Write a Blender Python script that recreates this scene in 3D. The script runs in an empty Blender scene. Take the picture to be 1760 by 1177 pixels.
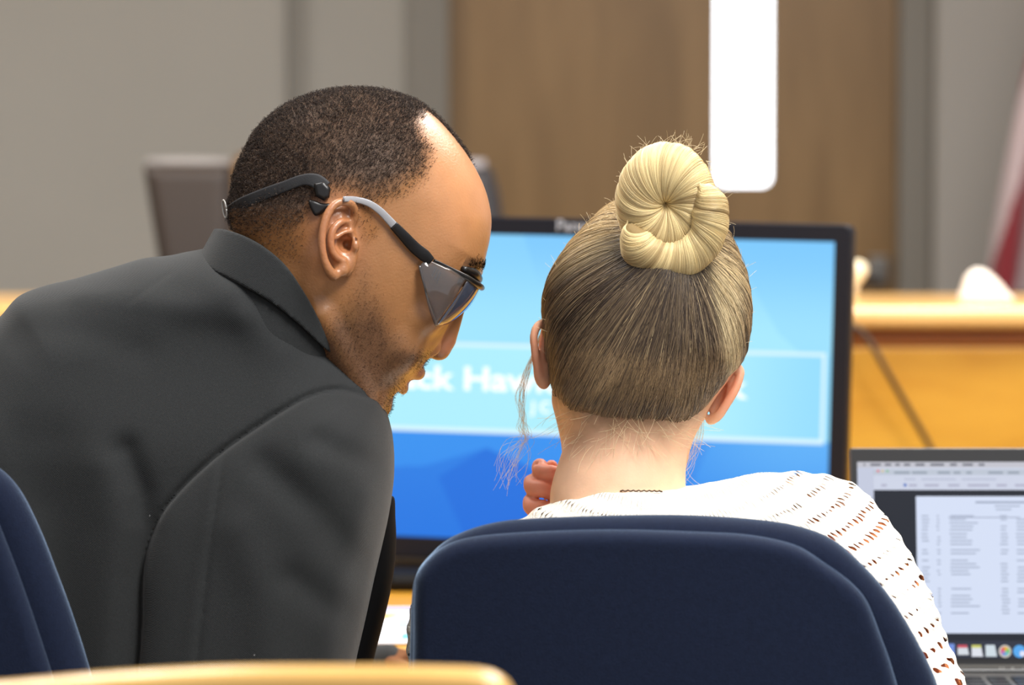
import bpy, bmesh, math, random
import numpy as np
from mathutils import Vector, Matrix
from mathutils.bvhtree import BVHTree
random.seed(7); rng = np.random.default_rng(7)
SC = bpy.context.scene
COL = SC.collection

# ------------------------------------------------------------------ camera
FPX = 6300.0                       # focal length in pixels of the 1760 wide frame
CAM = np.array([0.0, 0.0, 1.25]); PITCH = 0.056
cp, sp = math.cos(PITCH), math.sin(PITCH)
RIGHT = np.array([1.0, 0, 0]); FWD = np.array([0, cp, -sp]); UP = np.array([0, sp, cp])
cam_d = bpy.data.cameras.new('camera'); cam = bpy.data.objects.new('camera', cam_d); COL.objects.link(cam)
cam.location = CAM; cam.rotation_euler = (math.pi/2 - PITCH, 0, 0)
cam_d.sensor_width = 36; cam_d.lens = FPX/1760*36; cam_d.clip_start = .1; cam_d.clip_end = 60
cam_d.dof.use_dof = True; cam_d.dof.focus_distance = 2.96; cam_d.dof.aperture_fstop = 5.6
SC.camera = cam
SC.view_settings.view_transform = 'Standard'; SC.view_settings.look = 'None'
SC.view_settings.gamma = 1; SC.view_settings.use_curve_mapping = False
SC.view_settings.exposure = 0.0

# ------------------------------------------------------------------ light
world = bpy.data.worlds.new('world'); SC.world = world; world.use_nodes = True
wb = world.node_tree.nodes['Background']; wb.inputs[0].default_value = (0.93, 0.95, 1.0, 1); wb.inputs[1].default_value = 0.62
def area(name, loc, target, sx, sy, power, col=(1, .98, .95)):
    l = bpy.data.lights.new(name, 'AREA'); l.shape = 'RECTANGLE'; l.size = sx; l.size_y = sy; l.energy = power; l.color = col
    o = bpy.data.objects.new(name, l); COL.objects.link(o); o.location = loc
    o.rotation_euler = (Vector(target)-Vector(loc)).to_track_quat('-Z', 'Y').to_euler()
    return o
area('ceiling_light', (0.75, 1.9, 2.72), (0.55, 2.8, 1.0), 0.6, 1.2, 74)
area('ceiling_light', (-0.7, 3.5, 2.72), (-0.7, 3.5, 0), 0.6, 1.2, 34)
area('ceiling_light', (1.0, 3.6, 2.74), (0.2, 3.1, 1.2), 0.6, 0.9, 30)
area('ceiling_light', (0.9, 4.6, 2.72), (0.9, 4.9, 0), 1.2, 0.6, 62)
area('ceiling_light', (-1.7, 5.6, 2.72), (-1.7, 6.2, 0), 0.6, 1.2, 52)

# ------------------------------------------------------------------ basic helpers
def lin(c):
    return tuple(((x/255)/12.92 if x/255 <= .04045 else ((x/255+.055)/1.055)**2.4) for x in c)
def W(px, py, D, w=0.0):
    """image-plane pixel at distance D (w: pixels of extra depth) -> world point, an orthonormal frame at distance D"""
    s = D/FPX
    return CAM + RIGHT*(px-880)*s + UP*(588-py)*s + FWD*(D+w*s)
def WA(V, D):
    V = np.asarray(V, float); s = D/FPX
    return CAM + np.outer((V[:, 0]-880)*s, RIGHT) + np.outer((588-V[:, 1])*s, UP) + np.outer(D+V[:, 2]*s, FWD)
def at(px, py, y):
    """pixel ray at world depth y"""
    s = 1.0/FPX
    d = RIGHT*(px-880)*s + UP*(588-py)*s + FWD
    return CAM + d*(y/d[1])

def new_mat(name):
    m = bpy.data.materials.new(name); m.use_nodes = True
    return m, m.node_tree.nodes, m.node_tree.links, m.node_tree.nodes['Principled BSDF']
def mat(name, rgb, rough=.6, metal=0, noise=None, bump=None, spec=.5, sheen=0, emit=None, coat=0):
    m, N, L, B = new_mat(name)
    c = lin(rgb)+(1,)
    B.inputs['Base Color'].default_value = c; B.inputs['Roughness'].default_value = rough
    B.inputs['Metallic'].default_value = metal; B.inputs['Specular IOR Level'].default_value = spec
    B.inputs['Sheen Weight'].default_value = sheen; B.inputs['Coat Weight'].default_value = coat
    tc = N.new('ShaderNodeTexCoord')
    if noise:   # (scale, amount)
        n = N.new('ShaderNodeTexNoise'); n.inputs['Scale'].default_value = noise[0]; n.inputs['Detail'].default_value = 4
        L.new(tc.outputs['Object'], n.inputs['Vector'])
        mx = N.new('ShaderNodeMix'); mx.data_type = 'RGBA'; mx.inputs[6].default_value = tuple(x*(1-noise[1]) for x in c[:3])+(1,)
        mx.inputs[7].default_value = tuple(min(1, x*(1+noise[1])) for x in c[:3])+(1,)
        L.new(n.outputs['Fac'], mx.inputs[0]); L.new(mx.outputs[2], B.inputs['Base Color'])
    if bump:    # (scale, strength, distance)
        n = N.new('ShaderNodeTexNoise'); n.inputs['Scale'].default_value = bump[0]; n.inputs['Detail'].default_value = 3
        L.new(tc.outputs['Object'], n.inputs['Vector'])
        b = N.new('ShaderNodeBump'); b.inputs['Strength'].default_value = bump[1]; b.inputs['Distance'].default_value = bump[2]
        L.new(n.outputs['Fac'], b.inputs['Height']); L.new(b.outputs['Normal'], B.inputs['Normal'])
    if emit:
        B.inputs['Emission Color'].default_value = lin(emit[0])+(1,); B.inputs['Emission Strength'].default_value = emit[1]
    return m
def wood(name, a, b, rough=.35, scale=(3, 3, 40), coat=.3):
    m, N, L, B = new_mat(name)
    tc = N.new('ShaderNodeTexCoord'); mp = N.new('ShaderNodeMapping'); mp.inputs['Scale'].default_value = scale
    n = N.new('ShaderNodeTexNoise'); n.inputs['Scale'].default_value = 1.5; n.inputs['Detail'].default_value = 6; n.inputs['Distortion'].default_value = .6
    r = N.new('ShaderNodeValToRGB'); r.color_ramp.elements[0].position = .3; r.color_ramp.elements[1].position = .7
    r.color_ramp.elements[0].color = lin(a)+(1,); r.color_ramp.elements[1].color = lin(b)+(1,)
    L.new(tc.outputs['Object'], mp.inputs[0]); L.new(mp.outputs[0], n.inputs['Vector']); L.new(n.outputs['Fac'], r.inputs[0]); L.new(r.outputs[0], B.inputs['Base Color'])
    B.inputs['Roughness'].default_value = rough; B.inputs['Coat Weight'].default_value = coat; B.inputs['Coat Roughness'].default_value = .2
    return m

def put(name, me, parent=None, m=None, smooth=True):
    o = bpy.data.objects.new(name, me); COL.objects.link(o)
    if m is not None:
        for q in (m if isinstance(m, (list, tuple)) else [m]): me.materials.append(q)
    if smooth: me.polygons.foreach_set('use_smooth', [True]*len(me.polygons))
    if parent is not None:
        o.parent = parent; o.matrix_parent_inverse = parent.matrix_basis.inverted()
    return o
def empty(name, loc):
    o = bpy.data.objects.new(name, None); COL.objects.link(o); o.location = tuple(loc); o.empty_display_size = .05
    return o
def tag(o, label=None, cat=None, group=None, kind=None):
    if label: o['label'] = label
    if cat: o['category'] = cat
    if group: o['group'] = group
    if kind: o['kind'] = kind
    return o
def mesh_np(name, V, F):
    me = bpy.data.meshes.new(name)
    me.from_pydata([tuple(v) for v in np.asarray(V, float)], [], [tuple(int(i) for i in f) for f in F]); me.update()
    return me
def box(name, lo, hi, m, parent=None, bevel=.004, seg=2, M=None):
    bm = bmesh.new(); bmesh.ops.create_cube(bm, size=1)
    lo = np.array(lo, float); hi = np.array(hi, float)
    for v in bm.verts: v.co = Vector((lo+hi)/2 + np.array(v.co)*(hi-lo))
    if bevel: bmesh.ops.bevel(bm, geom=bm.edges[:], offset=min(bevel, .45*float(min(hi-lo))), segments=seg, affect='EDGES', profile=.5)
    if M is not None: bm.transform(M)
    me = bpy.data.meshes.new(name); bm.to_mesh(me); bm.free()
    return put(name, me, parent, m, smooth=False)
def tube(pts, rad, sides=10, flat=None, closed=False):
    """swept tube through points (world or px units); rad scalar or list. flat: (normal, factor) squashes the section"""
    P = np.asarray(pts, float); n = len(P); rad = np.full(n, rad) if np.isscalar(rad) else np.asarray(rad, float)
    T = np.gradient(P, axis=0); T /= np.linalg.norm(T, axis=1)[:, None]+1e-12
    ref = np.array([0, 0, 1.0]) if abs(T[0][2]) < .9 else np.array([1.0, 0, 0])
    V = []; a = ref
    for i in range(n):
        a = a - T[i]*np.dot(a, T[i]); a = a/np.linalg.norm(a); b = np.cross(T[i], a)
        for k in range(sides):
            t = 2*math.pi*k/sides; V.append(P[i]+rad[i]*(math.cos(t)*a+math.sin(t)*b))
    F = [(i*sides+k, i*sides+(k+1) % sides, (i+1)*sides+(k+1) % sides, (i+1)*sides+k) for i in range(n-1) for k in range(sides)]
    F += [tuple(range(sides))[::-1], tuple((n-1)*sides+k for k in range(sides))]
    return np.array(V), F
def smooth_poly(pts, n=6, closed=True):
    P = np.asarray(pts, float); m = len(P); out = []
    rngi = range(m) if closed else range(m-1)
    for i in rngi:
        p0 = P[(i-1) % m] if closed or i > 0 else P[i]; p1 = P[i]; p2 = P[(i+1) % m]
        p3 = P[(i+2) % m] if closed or i+2 < m else P[(i+1) % m]
        for k in range(n):
            t = k/n
            out.append(.5*((2*p1)+(-p0+p2)*t+(2*p0-5*p1+4*p2-p3)*t*t+(-p0+3*p1-3*p2+p3)*t**3))
    if not closed: out.append(P[-1])
    return np.array(out)
def join(parts):
    V = []; F = []; o = 0
    for v, f in parts:
        V.append(np.asarray(v, float)); F += [tuple(int(i)+o for i in q) for q in f]; o += len(v)
    return np.vstack(V), F

# ------------------------------------------------------------------ implicit surfaces
def poly_sd(X, Y, poly):
    """signed distance (inside positive) to polygon on grids X, Y"""
    poly = np.asarray(poly, np.float32); best = np.full(X.shape, 1e9, np.float32); ins = np.zeros(X.shape, bool)
    n = len(poly)
    for i in range(n):
        a = poly[i]; b = poly[(i+1) % n]; e = b-a; L2 = float(e@e)+1e-9
        t = np.clip(((X-a[0])*e[0]+(Y-a[1])*e[1])/L2, 0, 1)
        d = (X-a[0]-t*e[0])**2+(Y-a[1]-t*e[1])**2
        best = np.minimum(best, d)
        if a[1] != b[1]:
            c = ((a[1] > Y) != (b[1] > Y)) & (X < (b[0]-a[0])*(Y-a[1])/(b[1]-a[1])+a[0])
            ins ^= c
    d = np.sqrt(best)
    return np.where(ins, d, -d)
class Grid:
    def __init__(s, lo, hi, h):
        s.h = h; s.lo = np.array(lo, float)
        s.x, s.y, s.z = [np.arange(lo[i], hi[i]+h, h, dtype=np.float32) for i in range(3)]
        s.f = np.full((len(s.x), len(s.y), len(s.z)), 60.0, np.float32)
    def sub(s, c0, c1):
        sl = []
        for a, lo, hi in zip((s.x, s.y, s.z), c0, c1):
            i0 = max(0, int((lo-a[0])/s.h)); i1 = min(len(a), int((hi-a[0])/s.h)+2); sl.append(slice(i0, max(i1, i0)))
        return tuple(sl), s.x[sl[0]][:, None, None], s.y[sl[1]][None, :, None], s.z[sl[2]][None, None, :]
    def add(s, sl, d, k):
        a = s.f[sl]
        if k <= 0: s.f[sl] = np.minimum(a, d); return
        h = np.clip(.5+.5*(a-d)/k, 0, 1); s.f[sl] = a*(1-h)+d*h-k*h*(1-h)
    def cut(s, sl, d, k):
        a = s.f[sl]; d = -d
        if k <= 0: s.f[sl] = np.maximum(a, d); return
        h = np.clip(.5-.5*(a-d)/k, 0, 1); s.f[sl] = a*(1-h)+d*h+k*h*(1-h)
    def caps(s, a, b, ra, rb=None, k=8, op='add'):
        rb = ra if rb is None else rb; a = np.array(a, float); b = np.array(b, float); m = max(ra, rb)+k*1.5+3
        sl, X, Y, Z = s.sub(np.minimum(a, b)-m, np.maximum(a, b)+m); e = b-a; L2 = e@e+1e-9
        t = np.clip(((X-a[0])*e[0]+(Y-a[1])*e[1]+(Z-a[2])*e[2])/L2, 0, 1).astype(np.float32)
        d = np.sqrt((X-a[0]-t*e[0])**2+(Y-a[1]-t*e[1])**2+(Z-a[2]-t*e[2])**2)-(ra+(rb-ra)*t)
        getattr(s, op)(sl, d, k)
    def chain(s, pts, rad, k=8, op='add'):
        P = np.array(pts, float); r = np.full(len(P), float(rad)) if np.isscalar(rad) else np.array(rad, float)
        if len(P) > 2:
            t = np.linspace(0, len(P)-1, (len(P)-1)*4+1); Q = smooth_poly(P, 4, False); r = np.interp(t, np.arange(len(P)), r); P = Q
        m = r.max()+k*1.5+3; sl, X, Y, Z = s.sub(P.min(0)-m, P.max(0)+m); best = None
        for a, b_, ra, rb in zip(P[:-1], P[1:], r[:-1], r[1:]):
            e = b_-a; L2 = e@e+1e-9; t = np.clip(((X-a[0])*e[0]+(Y-a[1])*e[1]+(Z-a[2])*e[2])/L2, 0, 1).astype(np.float32)
            d = np.sqrt((X-a[0]-t*e[0])**2+(Y-a[1]-t*e[1])**2+(Z-a[2]-t*e[2])**2)-(ra+(rb-ra)*t); best = d if best is None else np.minimum(best, d)
        getattr(s, op)(sl, best, k)
    def ell(s, c, r, k=8, op='add', rot=0, rotx=0, roty=0):
        """ellipsoid; rot: about the depth axis, roty: about the vertical axis, rotx about horizontal (degrees)"""
        c = np.array(c, float); m = max(r)+k*1.5+3
        sl, X, Y, Z = s.sub(c-m, c+m); X = X-c[0]; Y = Y-c[1]; Z = Z-c[2]
        if rot: t = math.radians(rot); X, Y = X*math.cos(t)+Y*math.sin(t), -X*math.sin(t)+Y*math.cos(t)
        if roty: t = math.radians(roty); X, Z = X*math.cos(t)+Z*math.sin(t), -X*math.sin(t)+Z*math.cos(t)
        if rotx: t = math.radians(rotx); Y, Z = Y*math.cos(t)+Z*math.sin(t), -Y*math.sin(t)+Z*math.cos(t)
        q = np.sqrt((X/r[0])**2+(Y/r[1])**2+(Z/r[2])**2); g = np.sqrt((X/r[0]**2)**2+(Y/r[1]**2)**2+(Z/r[2]**2)**2)+1e-9
        getattr(s, op)(sl, (q*(q-1)/g).astype(np.float32), k)
    def inflate(s, poly, H, R, wc=0.0, k=0, op='add', sd=None):
        """solid grown from an outline: half thickness H, rounding radius R (scalars or functions of the 2D grid)"""
        X, Y = np.meshgrid(s.x, s.y, indexing='ij')
        d = poly_sd(X, Y, poly) if sd is None else sd
        H = (H(X, Y) if callable(H) else np.full(X.shape, H, np.float32)); R = (R(X, Y) if callable(R) else np.full(X.shape, R, np.float32))
        wc = (wc(X, Y) if callable(wc) else np.full(X.shape, wc, np.float32))
        a = np.maximum(R-d, 0)[:, :, None]; q = (s.z[None, None, :]-wc[:, :, None])*(R/H)[:, :, None]
        v = (np.sqrt(a*a+q*q)-R[:, :, None]).astype(np.float32)
        getattr(s, op)((slice(None),)*3, v, k)
        return d
    def mesh(s):
        f = s.f; f[np.abs(f) < 1e-3] = 1e-3; sg = f < 0; nx, ny, nz = f.shape; ids = []; pos = []; quads = []
        lin_ = lambda i, j, k: (i*(ny-1)+j)*(nz-1)+k
        for ax in range(3):
            A = [slice(None)]*3; B = [slice(None)]*3; A[ax] = slice(0, -1); B[ax] = slice(1, None)
            cr = sg[tuple(A)] != sg[tuple(B)]; I = np.array(np.nonzero(cr))
            o1, o2 = [(1, 2), (2, 0), (0, 1)][ax]
            ok = (I[o1] > 0) & (I[o2] > 0) & (I[o1] < f.shape[o1]-1) & (I[o2] < f.shape[o2]-1); I = I[:, ok]
            J = I.copy(); J[ax] += 1
            f0 = f[tuple(I)]; f1 = f[tuple(J)]; t = f0/(f0-f1)
            p = I.astype(float).T.copy(); p[:, ax] += t
            c = []
            for d1, d2 in ((0, 0), (-1, 0), (-1, -1), (0, -1)):
                K = I.copy(); K[o1] += d1; K[o2] += d2; c.append(lin_(*K))
            c = np.array(c).T; flip = f0 > 0
            c[flip] = c[flip][:, ::-1]
            quads.append(c); ids.append(c.ravel()); pos.append(np.repeat(p, 4, axis=0))
        ids = np.concatenate(ids); Q = np.concatenate(quads)
        # positions per (edge, cell): order does not matter inside a row
        pos = np.concatenate(pos); u, inv = np.unique(ids, return_inverse=True); cnt = np.bincount(inv)
        V = np.stack([np.bincount(inv, pos[:, i])/cnt for i in range(3)], 1)
        F = np.searchsorted(u, Q)
        return V*s.h+s.lo, F[:, ::-1]
def relax(V, F, it=2, lam=.5):
    F = np.asarray(F); n = len(V)
    e = np.concatenate([F[:, [0, 1]], F[:, [1, 2]], F[:, [2, 3]], F[:, [3, 0]]]); e = np.concatenate([e, e[:, ::-1]])
    c = np.bincount(e[:, 0], minlength=n)+1e-9
    for _ in range(it):
        m = np.stack([np.bincount(e[:, 0], V[e[:, 1], i], minlength=n)/c for i in range(3)], 1); V = V+lam*(m-V)
    return V
def normals(V, F):
    F = np.asarray(F); a = V[F[:, 2]]-V[F[:, 0]]; b = V[F[:, 3]]-V[F[:, 1]]; n = np.cross(a, b); N = np.zeros_like(V)
    for i in range(4):
        for j in range(3): N[:, j] += np.bincount(F[:, i], n[:, j], minlength=len(V))
    return N/(np.linalg.norm(N, axis=1)[:, None]+1e-12)
def np_mesh(name, V, F, cols=None, attrs=None):
    F = np.asarray(F, np.int32); me = bpy.data.meshes.new(name); V = np.ascontiguousarray(V, np.float32)
    me.vertices.add(len(V)); me.vertices.foreach_set('co', V.ravel())
    me.loops.add(F.size); me.loops.foreach_set('vertex_index', F.ravel())
    me.polygons.add(len(F)); me.polygons.foreach_set('loop_start', np.arange(0, F.size, F.shape[1], dtype=np.int32))
    me.polygons.foreach_set('use_smooth', np.ones(len(F), bool))
    me.update(calc_edges=True)
    if cols is not None:
        a = me.color_attributes.new('Col', 'FLOAT_COLOR', 'POINT'); a.data.foreach_set('color', np.concatenate([cols, np.ones((len(V), 1))], 1).astype(np.float32).ravel())
    for k, v in (attrs or {}).items():
        if v.ndim == 1:
            a = me.attributes.new(k, 'FLOAT', 'POINT'); a.data.foreach_set('value', v.astype(np.float32))
        else:
            a = me.attributes.new(k, 'FLOAT_VECTOR', 'POINT'); a.data.foreach_set('vector', v.astype(np.float32).ravel())
    return me
def outward(V, F):
    """flip faces if the mesh is inside out (after the mapping to world space)"""
    F = np.asarray(F); a, b, c, d = [V[F[:, i]] for i in range(4)]
    vol = np.einsum('ij,ij->i', a, np.cross(b, c)).sum()+np.einsum('ij,ij->i', a, np.cross(c, d)).sum()
    return F if vol > 0 else F[:, ::-1]
def attr_color(N, L, name='Col'):
    a = N.new('ShaderNodeAttribute'); a.attribute_name = name; return a
def skin_mat(name, rough=.45, sss=.12, bscale=450, bstr=.25, spec=.5):
    m, N, L, B = new_mat(name); a = attr_color(N, L)
    n = N.new('ShaderNodeTexNoise'); n.inputs['Scale'].default_value = 60; n.inputs['Detail'].default_value = 5
    tc = N.new('ShaderNodeTexCoord'); L.new(tc.outputs['Object'], n.inputs['Vector'])
    hv = N.new('ShaderNodeHueSaturation'); mr = N.new('ShaderNodeMapRange'); mr.inputs[3].default_value = .86; mr.inputs[4].default_value = 1.14
    L.new(n.outputs['Fac'], mr.inputs[0]); L.new(mr.outputs[0], hv.inputs['Value']); L.new(a.outputs['Color'], hv.inputs['Color']); L.new(hv.outputs[0], B.inputs['Base Color'])
    n2 = N.new('ShaderNodeTexNoise'); n2.inputs['Scale'].default_value = bscale; n2.inputs['Detail'].default_value = 3; L.new(tc.outputs['Object'], n2.inputs['Vector'])
    b = N.new('ShaderNodeBump'); b.inputs['Strength'].default_value = bstr; b.inputs['Distance'].default_value = .0006
    L.new(n2.outputs['Fac'], b.inputs['Height']); L.new(b.outputs['Normal'], B.inputs['Normal'])
    B.inputs['Roughness'].default_value = rough; B.inputs['Subsurface Weight'].default_value = sss; B.inputs['Subsurface Scale'].default_value = .006
    B.inputs['Specular IOR Level'].default_value = spec
    return m
def hair_curves(name, P, rad, tint, m, parent):
    """P: (n, k, 3) world points; tint: (n, 3) colour per strand"""
    n, k, _ = P.shape; h = bpy.data.hair_curves.new(name); h.add_curves([k]*n)
    pa = h.attributes.get('position') or h.attributes.new('position', 'FLOAT_VECTOR', 'POINT')
    pa.data.foreach_set('vector', P.astype(np.float32).ravel())
    ra = h.attributes.get('radius') or h.attributes.new('radius', 'FLOAT', 'POINT')
    r = np.broadcast_to(np.asarray(rad, float), (n, k)) if np.ndim(rad) else np.full((n, k), rad)
    ra.data.foreach_set('value', r.astype(np.float32).ravel())
    ca = h.attributes.new('Col', 'FLOAT_VECTOR', 'POINT')
    T = tint if tint.ndim == 3 else np.repeat(tint[:, None, :], k, 1)
    ca.data.foreach_set('vector', T.astype(np.float32).ravel())
    h.materials.append(m); o = bpy.data.objects.new(name, h); COL.objects.link(o)
    if parent is not None: o.parent = parent; o.matrix_parent_inverse = parent.matrix_basis.inverted()
    return o
def strand_mat(name, rough=.4, spec=.5):
    m, N, L, B = new_mat(name); a = attr_color(N, L); L.new(a.outputs['Color'], B.inputs['Base Color'])
    B.inputs['Roughness'].default_value = rough; B.inputs['Specular IOR Level'].default_value = spec
    return m
def fnoise(P, s, seed=0):
    """cheap smooth noise in -1..1 from a few sine waves"""
    r = np.random.default_rng(seed); out = 0
    for i in range(6):
        k = r.normal(size=P.shape[-1]); k = k/np.linalg.norm(k)*s*(.6+.35*i); out = out+np.sin(P@k+r.uniform(0, 6.28)+1.7*np.sin(P@np.roll(k, 1)*.7+i))
    return out/6
def sstep(x, a, b):
    t = np.clip((x-a)/(b-a), 0, 1); return t*t*(3-2*t)
def rbf(pts, sig):
    """smooth field from control values [(x, y, v)]"""
    pts = np.array(pts, np.float32)
    def g(X, Y):
        num = 0; den = 1e-9
        for x, y, v in pts:
            w = np.exp(-((X-x)**2+(Y-y)**2)/(2*sig*sig))+1e-7/(1+((X-x)**2+(Y-y)**2)*1e-4); num = num+w*v; den = den+w
        return (num/den).astype(np.float32)
    return g
def seg_dist(X, Y, pl):
    best = 1e9
    for a, b in zip(pl[:-1], pl[1:]):
        a = np.array(a, float); e = np.array(b, float)-a; t = np.clip(((X-a[0])*e[0]+(Y-a[1])*e[1])/(e@e+1e-9), 0, 1)
        best = np.minimum(best, np.hypot(X-a[0]-t*e[0], Y-a[1]-t*e[1]))
    return best

# ================================================================== ROOM
plaster = mat('wall_paint', (168, 163, 154), .85, noise=(2.5, .06), bump=(90, .2, .002))
plaster_cool = mat('pilaster_paint', (176, 170, 162), .85, noise=(2.5, .05), bump=(90, .2, .002))
frame_paint = mat('frame_paint', (132, 126, 116), .6, noise=(3, .05))
door_wood = wood('door_veneer', (128, 96, 52), (150, 116, 70), rough=.45, scale=(8, 8, 1.2), coat=.1)
carpet = mat('carpet', (88, 84, 82), .95, noise=(300, .3), bump=(600, .6, .004))
ceil_m = mat('ceiling_tile', (205, 202, 196), .9, noise=(40, .05))
YB = 8.0
tag(box('floor', (-3.5, -1.2, -.05), (3.5, YB+.3, 0), carpet, bevel=0), kind='structure')
xd0, xd1 = at(772, 300, YB)[0], at(1543, 300, YB)[0]
xl0, xl1 = at(1232, 300, YB)[0], at(1327, 300, YB)[0]
zl = at(1280, 318, YB)[2]
xc = at(500, 300, YB)[0]
def wall_piece(lo, hi, m, parent=None, name='wall_back', bev=0):
    return box(name, lo, hi, m, parent, bevel=bev)
wr = empty('wall_back', (0, YB, 0)); tag(wr, kind='structure')
box('panel', (-3.5, YB-.10, 0), (xc, YB+.2, 2.8), plaster, wr, bevel=.02)        # the wall steps back beside the door
box('panel', (xc-.02, YB, 0), (xd0-.09, YB+.2, 2.8), plaster, wr, bevel=0)
box('panel', (xd0-.09, YB, 2.2), (xd1+.07, YB+.2, 2.8), plaster, wr, bevel=0)
box('panel', (xd1+.07, YB, 0), (3.5, YB+.2, 2.8), plaster, wr, bevel=0)
xp0, xp1 = at(1600, 300, YB)[0], at(1800, 300, YB)[0]
box('pilaster', (xp0, YB-.06, 0), (xp1+.5, YB+.02, 2.8), plaster_cool, wr, bevel=.015)
tr = empty('trim_1', (xd0, YB, 0)); tag(tr, kind='structure')
box('jamb', (xd0-.09, YB-.03, 0), (xd0, YB+.2, 2.2), frame_paint, tr); box('jamb', (xd1, YB-.03, 0), (xd1+.07, YB+.2, 2.2), frame_paint, tr)
box('lintel', (xd0-.09, YB-.03, 2.12), (xd1+.07, YB+.2, 2.2), frame_paint, tr)
dr = empty('door_1', ((xd0+xd1)/2, YB, 0)); tag(dr, kind='structure')
# door leaf with a tall rounded vision light cut through it
def door_leaf():
    bm = bmesh.new(); y0, y1 = YB+.03, YB+.075; zt = 1.95
    outer = [(xd0, .01), (xd1, .01), (xd1, 2.12), (xd0, 2.12)]
    r = .018; hole = []
    for cx, cz, a0 in ((xl0+r, zl+r, 180), (xl1-r, zl+r, 270), (xl1-r, zt-r, 0), (xl0+r, zt-r, 90)):
        for k in range(6):
            t = math.radians(a0+k*18); hole.append((cx+r*math.cos(t), cz+r*math.sin(t)))
    for y in (y0, y1):
        vo = [bm.verts.new((x, y, z)) for x, z in outer]; vh = [bm.verts.new((x, y, z)) for x, z in hole]
        eo = [bm.edges.new((vo[i], vo[(i+1) % 4])) for i in range(4)]; n = len(vh); eh = [bm.edges.new((vh[i], vh[(i+1) % n])) for i in range(n)]
        bmesh.ops.triangle_fill(bm, edges=eo+eh, use_beauty=True)
        if y == y0: a, b = vo, vh
    bm.verts.ensure_lookup_table()
    for i in range(4): bm.faces.new((a[i], a[(i+1) % 4], vo[(i+1) % 4], vo[i]))
    for i in range(n): bm.faces.new((b[i], vh[i], vh[(i+1) % n], b[(i+1) % n]))
    bmesh.ops.recalc_face_normals(bm, faces=bm.faces[:])
    me = bpy.data.meshes.new('door_leaf'); bm.to_mesh(me); bm.free(); return put('door_leaf', me, dr, door_wood, False)
door_leaf()
gm, N, L, B = new_mat('window_glass'); B.inputs['Transmission Weight'].default_value = 1; B.inputs['Roughness'].default_value = .02; B.inputs['IOR'].default_value = 1.45
B.inputs['Base Color'].default_value = (1, 1, 1, 1)
win = tag(empty('window_1', ((xl0+xl1)/2, YB+.05, zl)), kind='structure')
box('glass_pane', (xl0-.003, YB+.045, zl-.003), (xl1+.003, YB+.05, 1.953), gm, win, bevel=0)
# bright daylit lobby behind the door
day = mat('daylight_wall', (255, 255, 255), .9, emit=((240, 247, 255), 5))
lob = box('wall_lobby', (xl0-.5, YB+1.2, 0), (xl1+.5, YB+1.25, 2.6), day, bevel=0); tag(lob, kind='structure')
hm = mat('door_handle_steel', (150, 150, 148), .3, 1)
hd = box('door_handle', (xd1-.12, YB-.02, .95), (xd1-.03, YB+.0, .97), hm, dr, .004); box('door_handle_rose', (xd1-.06, YB-.0, .93), (xd1-.02, YB+.03, .99), hm, hd, .004)
tag(box('wall_left', (-3.6, -1.2, 0), (-3.5, YB+.3, 2.8), plaster, bevel=0), kind='structure')
tag(box('ceiling', (-3.5, 2.6, 2.8), (3.5, YB+.3, 2.85), ceil_m, bevel=0), kind='structure')
tag(box('baseboard_back', (-3.5, YB-.115, 0), (xd0-.1, YB-.1, .1), mat('baseboard_vinyl', (70, 62, 55), .6)), kind='structure')

# ================================================================== BENCH (the long wooden counter in front of the wall)
honey = wood('honey_oak', (196, 134, 30), (222, 164, 52), rough=.38, scale=(2, 6, 9), coat=.25)
honey_lit = wood('honey_oak_lit', (228, 172, 96), (242, 196, 124), rough=.3, scale=(2, 9, 6), coat=.5)  # paler copy of the oak: the ledge's highlight is put into the colour
YJ = 5.2; zt = at(1500, 521, YJ)[2]
bench = empty('wooden_counter', (0, YJ+.3, 0)); tag(bench, 'long honey oak courtroom counter with ledge behind the monitor', 'counter')
box('ledge', (-3.2, YJ-.03, zt-.036), (3.2, YJ+.36, zt), honey_lit, bench, .014, 4)
box('molding', (-3.2, YJ+.012, zt-.062), (3.2, YJ+.06, zt-.036), wood('groove_shade_wood', (150, 84, 22), (168, 98, 32), coat=.1), bench, .004)  # darker wood paints the shadow in the groove under the ledge
box('front_panel', (-3.2, YJ+.0, 0), (3.2, YJ+.06, zt-.062), honey, bench, .004)
# things on the ledge
cream = mat('cream_foam', (245, 232, 200), .8, bump=(400, .3, .001))
def put_tube(name, pts, rad, m, parent=None, sides=12):
    V, F = tube(pts, rad, sides); return put(name, mesh_np(name, V, F), parent, m)
bx = at(1474, 470, YJ+.2)
mic = empty('desk_microphone', (bx[0], bx[1], zt)); tag(mic, 'cream headed desk microphone on the counter just right of the monitor', 'microphone')
put_tube('stand', [(bx[0]-.006, bx[1], zt), (bx[0]-.005, bx[1], zt+.02), (bx[0]-.004, bx[1], zt+.035)], [.007, .005, .006], cream, mic)
g = Grid((-30, -30, -30), (30, 30, 30), 1.5); g.ell((0, 4, 0), (15, 15, 12), 0); g.ell((-3, -12, 0), (7, 10, 7), 10); V, F = g.mesh(); V = V*.001
V = np.stack([V[:, 0], V[:, 2], V[:, 1]], 1)+np.array([bx[0], bx[1], zt+.036]); put('windscreen', np_mesh('windscreen', V, outward(V, F)), mic, cream)
px0, px1 = at(1650, 480, YJ+.16), at(1745, 480, YJ+.16)
g = Grid((-60, -30, -10), (70, 30, 70), 2); w_ = 42
pol = smooth_poly([(-40, -6), (-40, 18), (-33, 36), (-20, 45), (-5, 42), (10, 30), (24, 14), (34, -6)], 5)
g2 = Grid((-55, -20, -30), (50, 60, 30), 2); g2.inflate(pol, 16, 10); V, F = g2.mesh(); V = relax(V, F, 2)*.001
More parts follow.
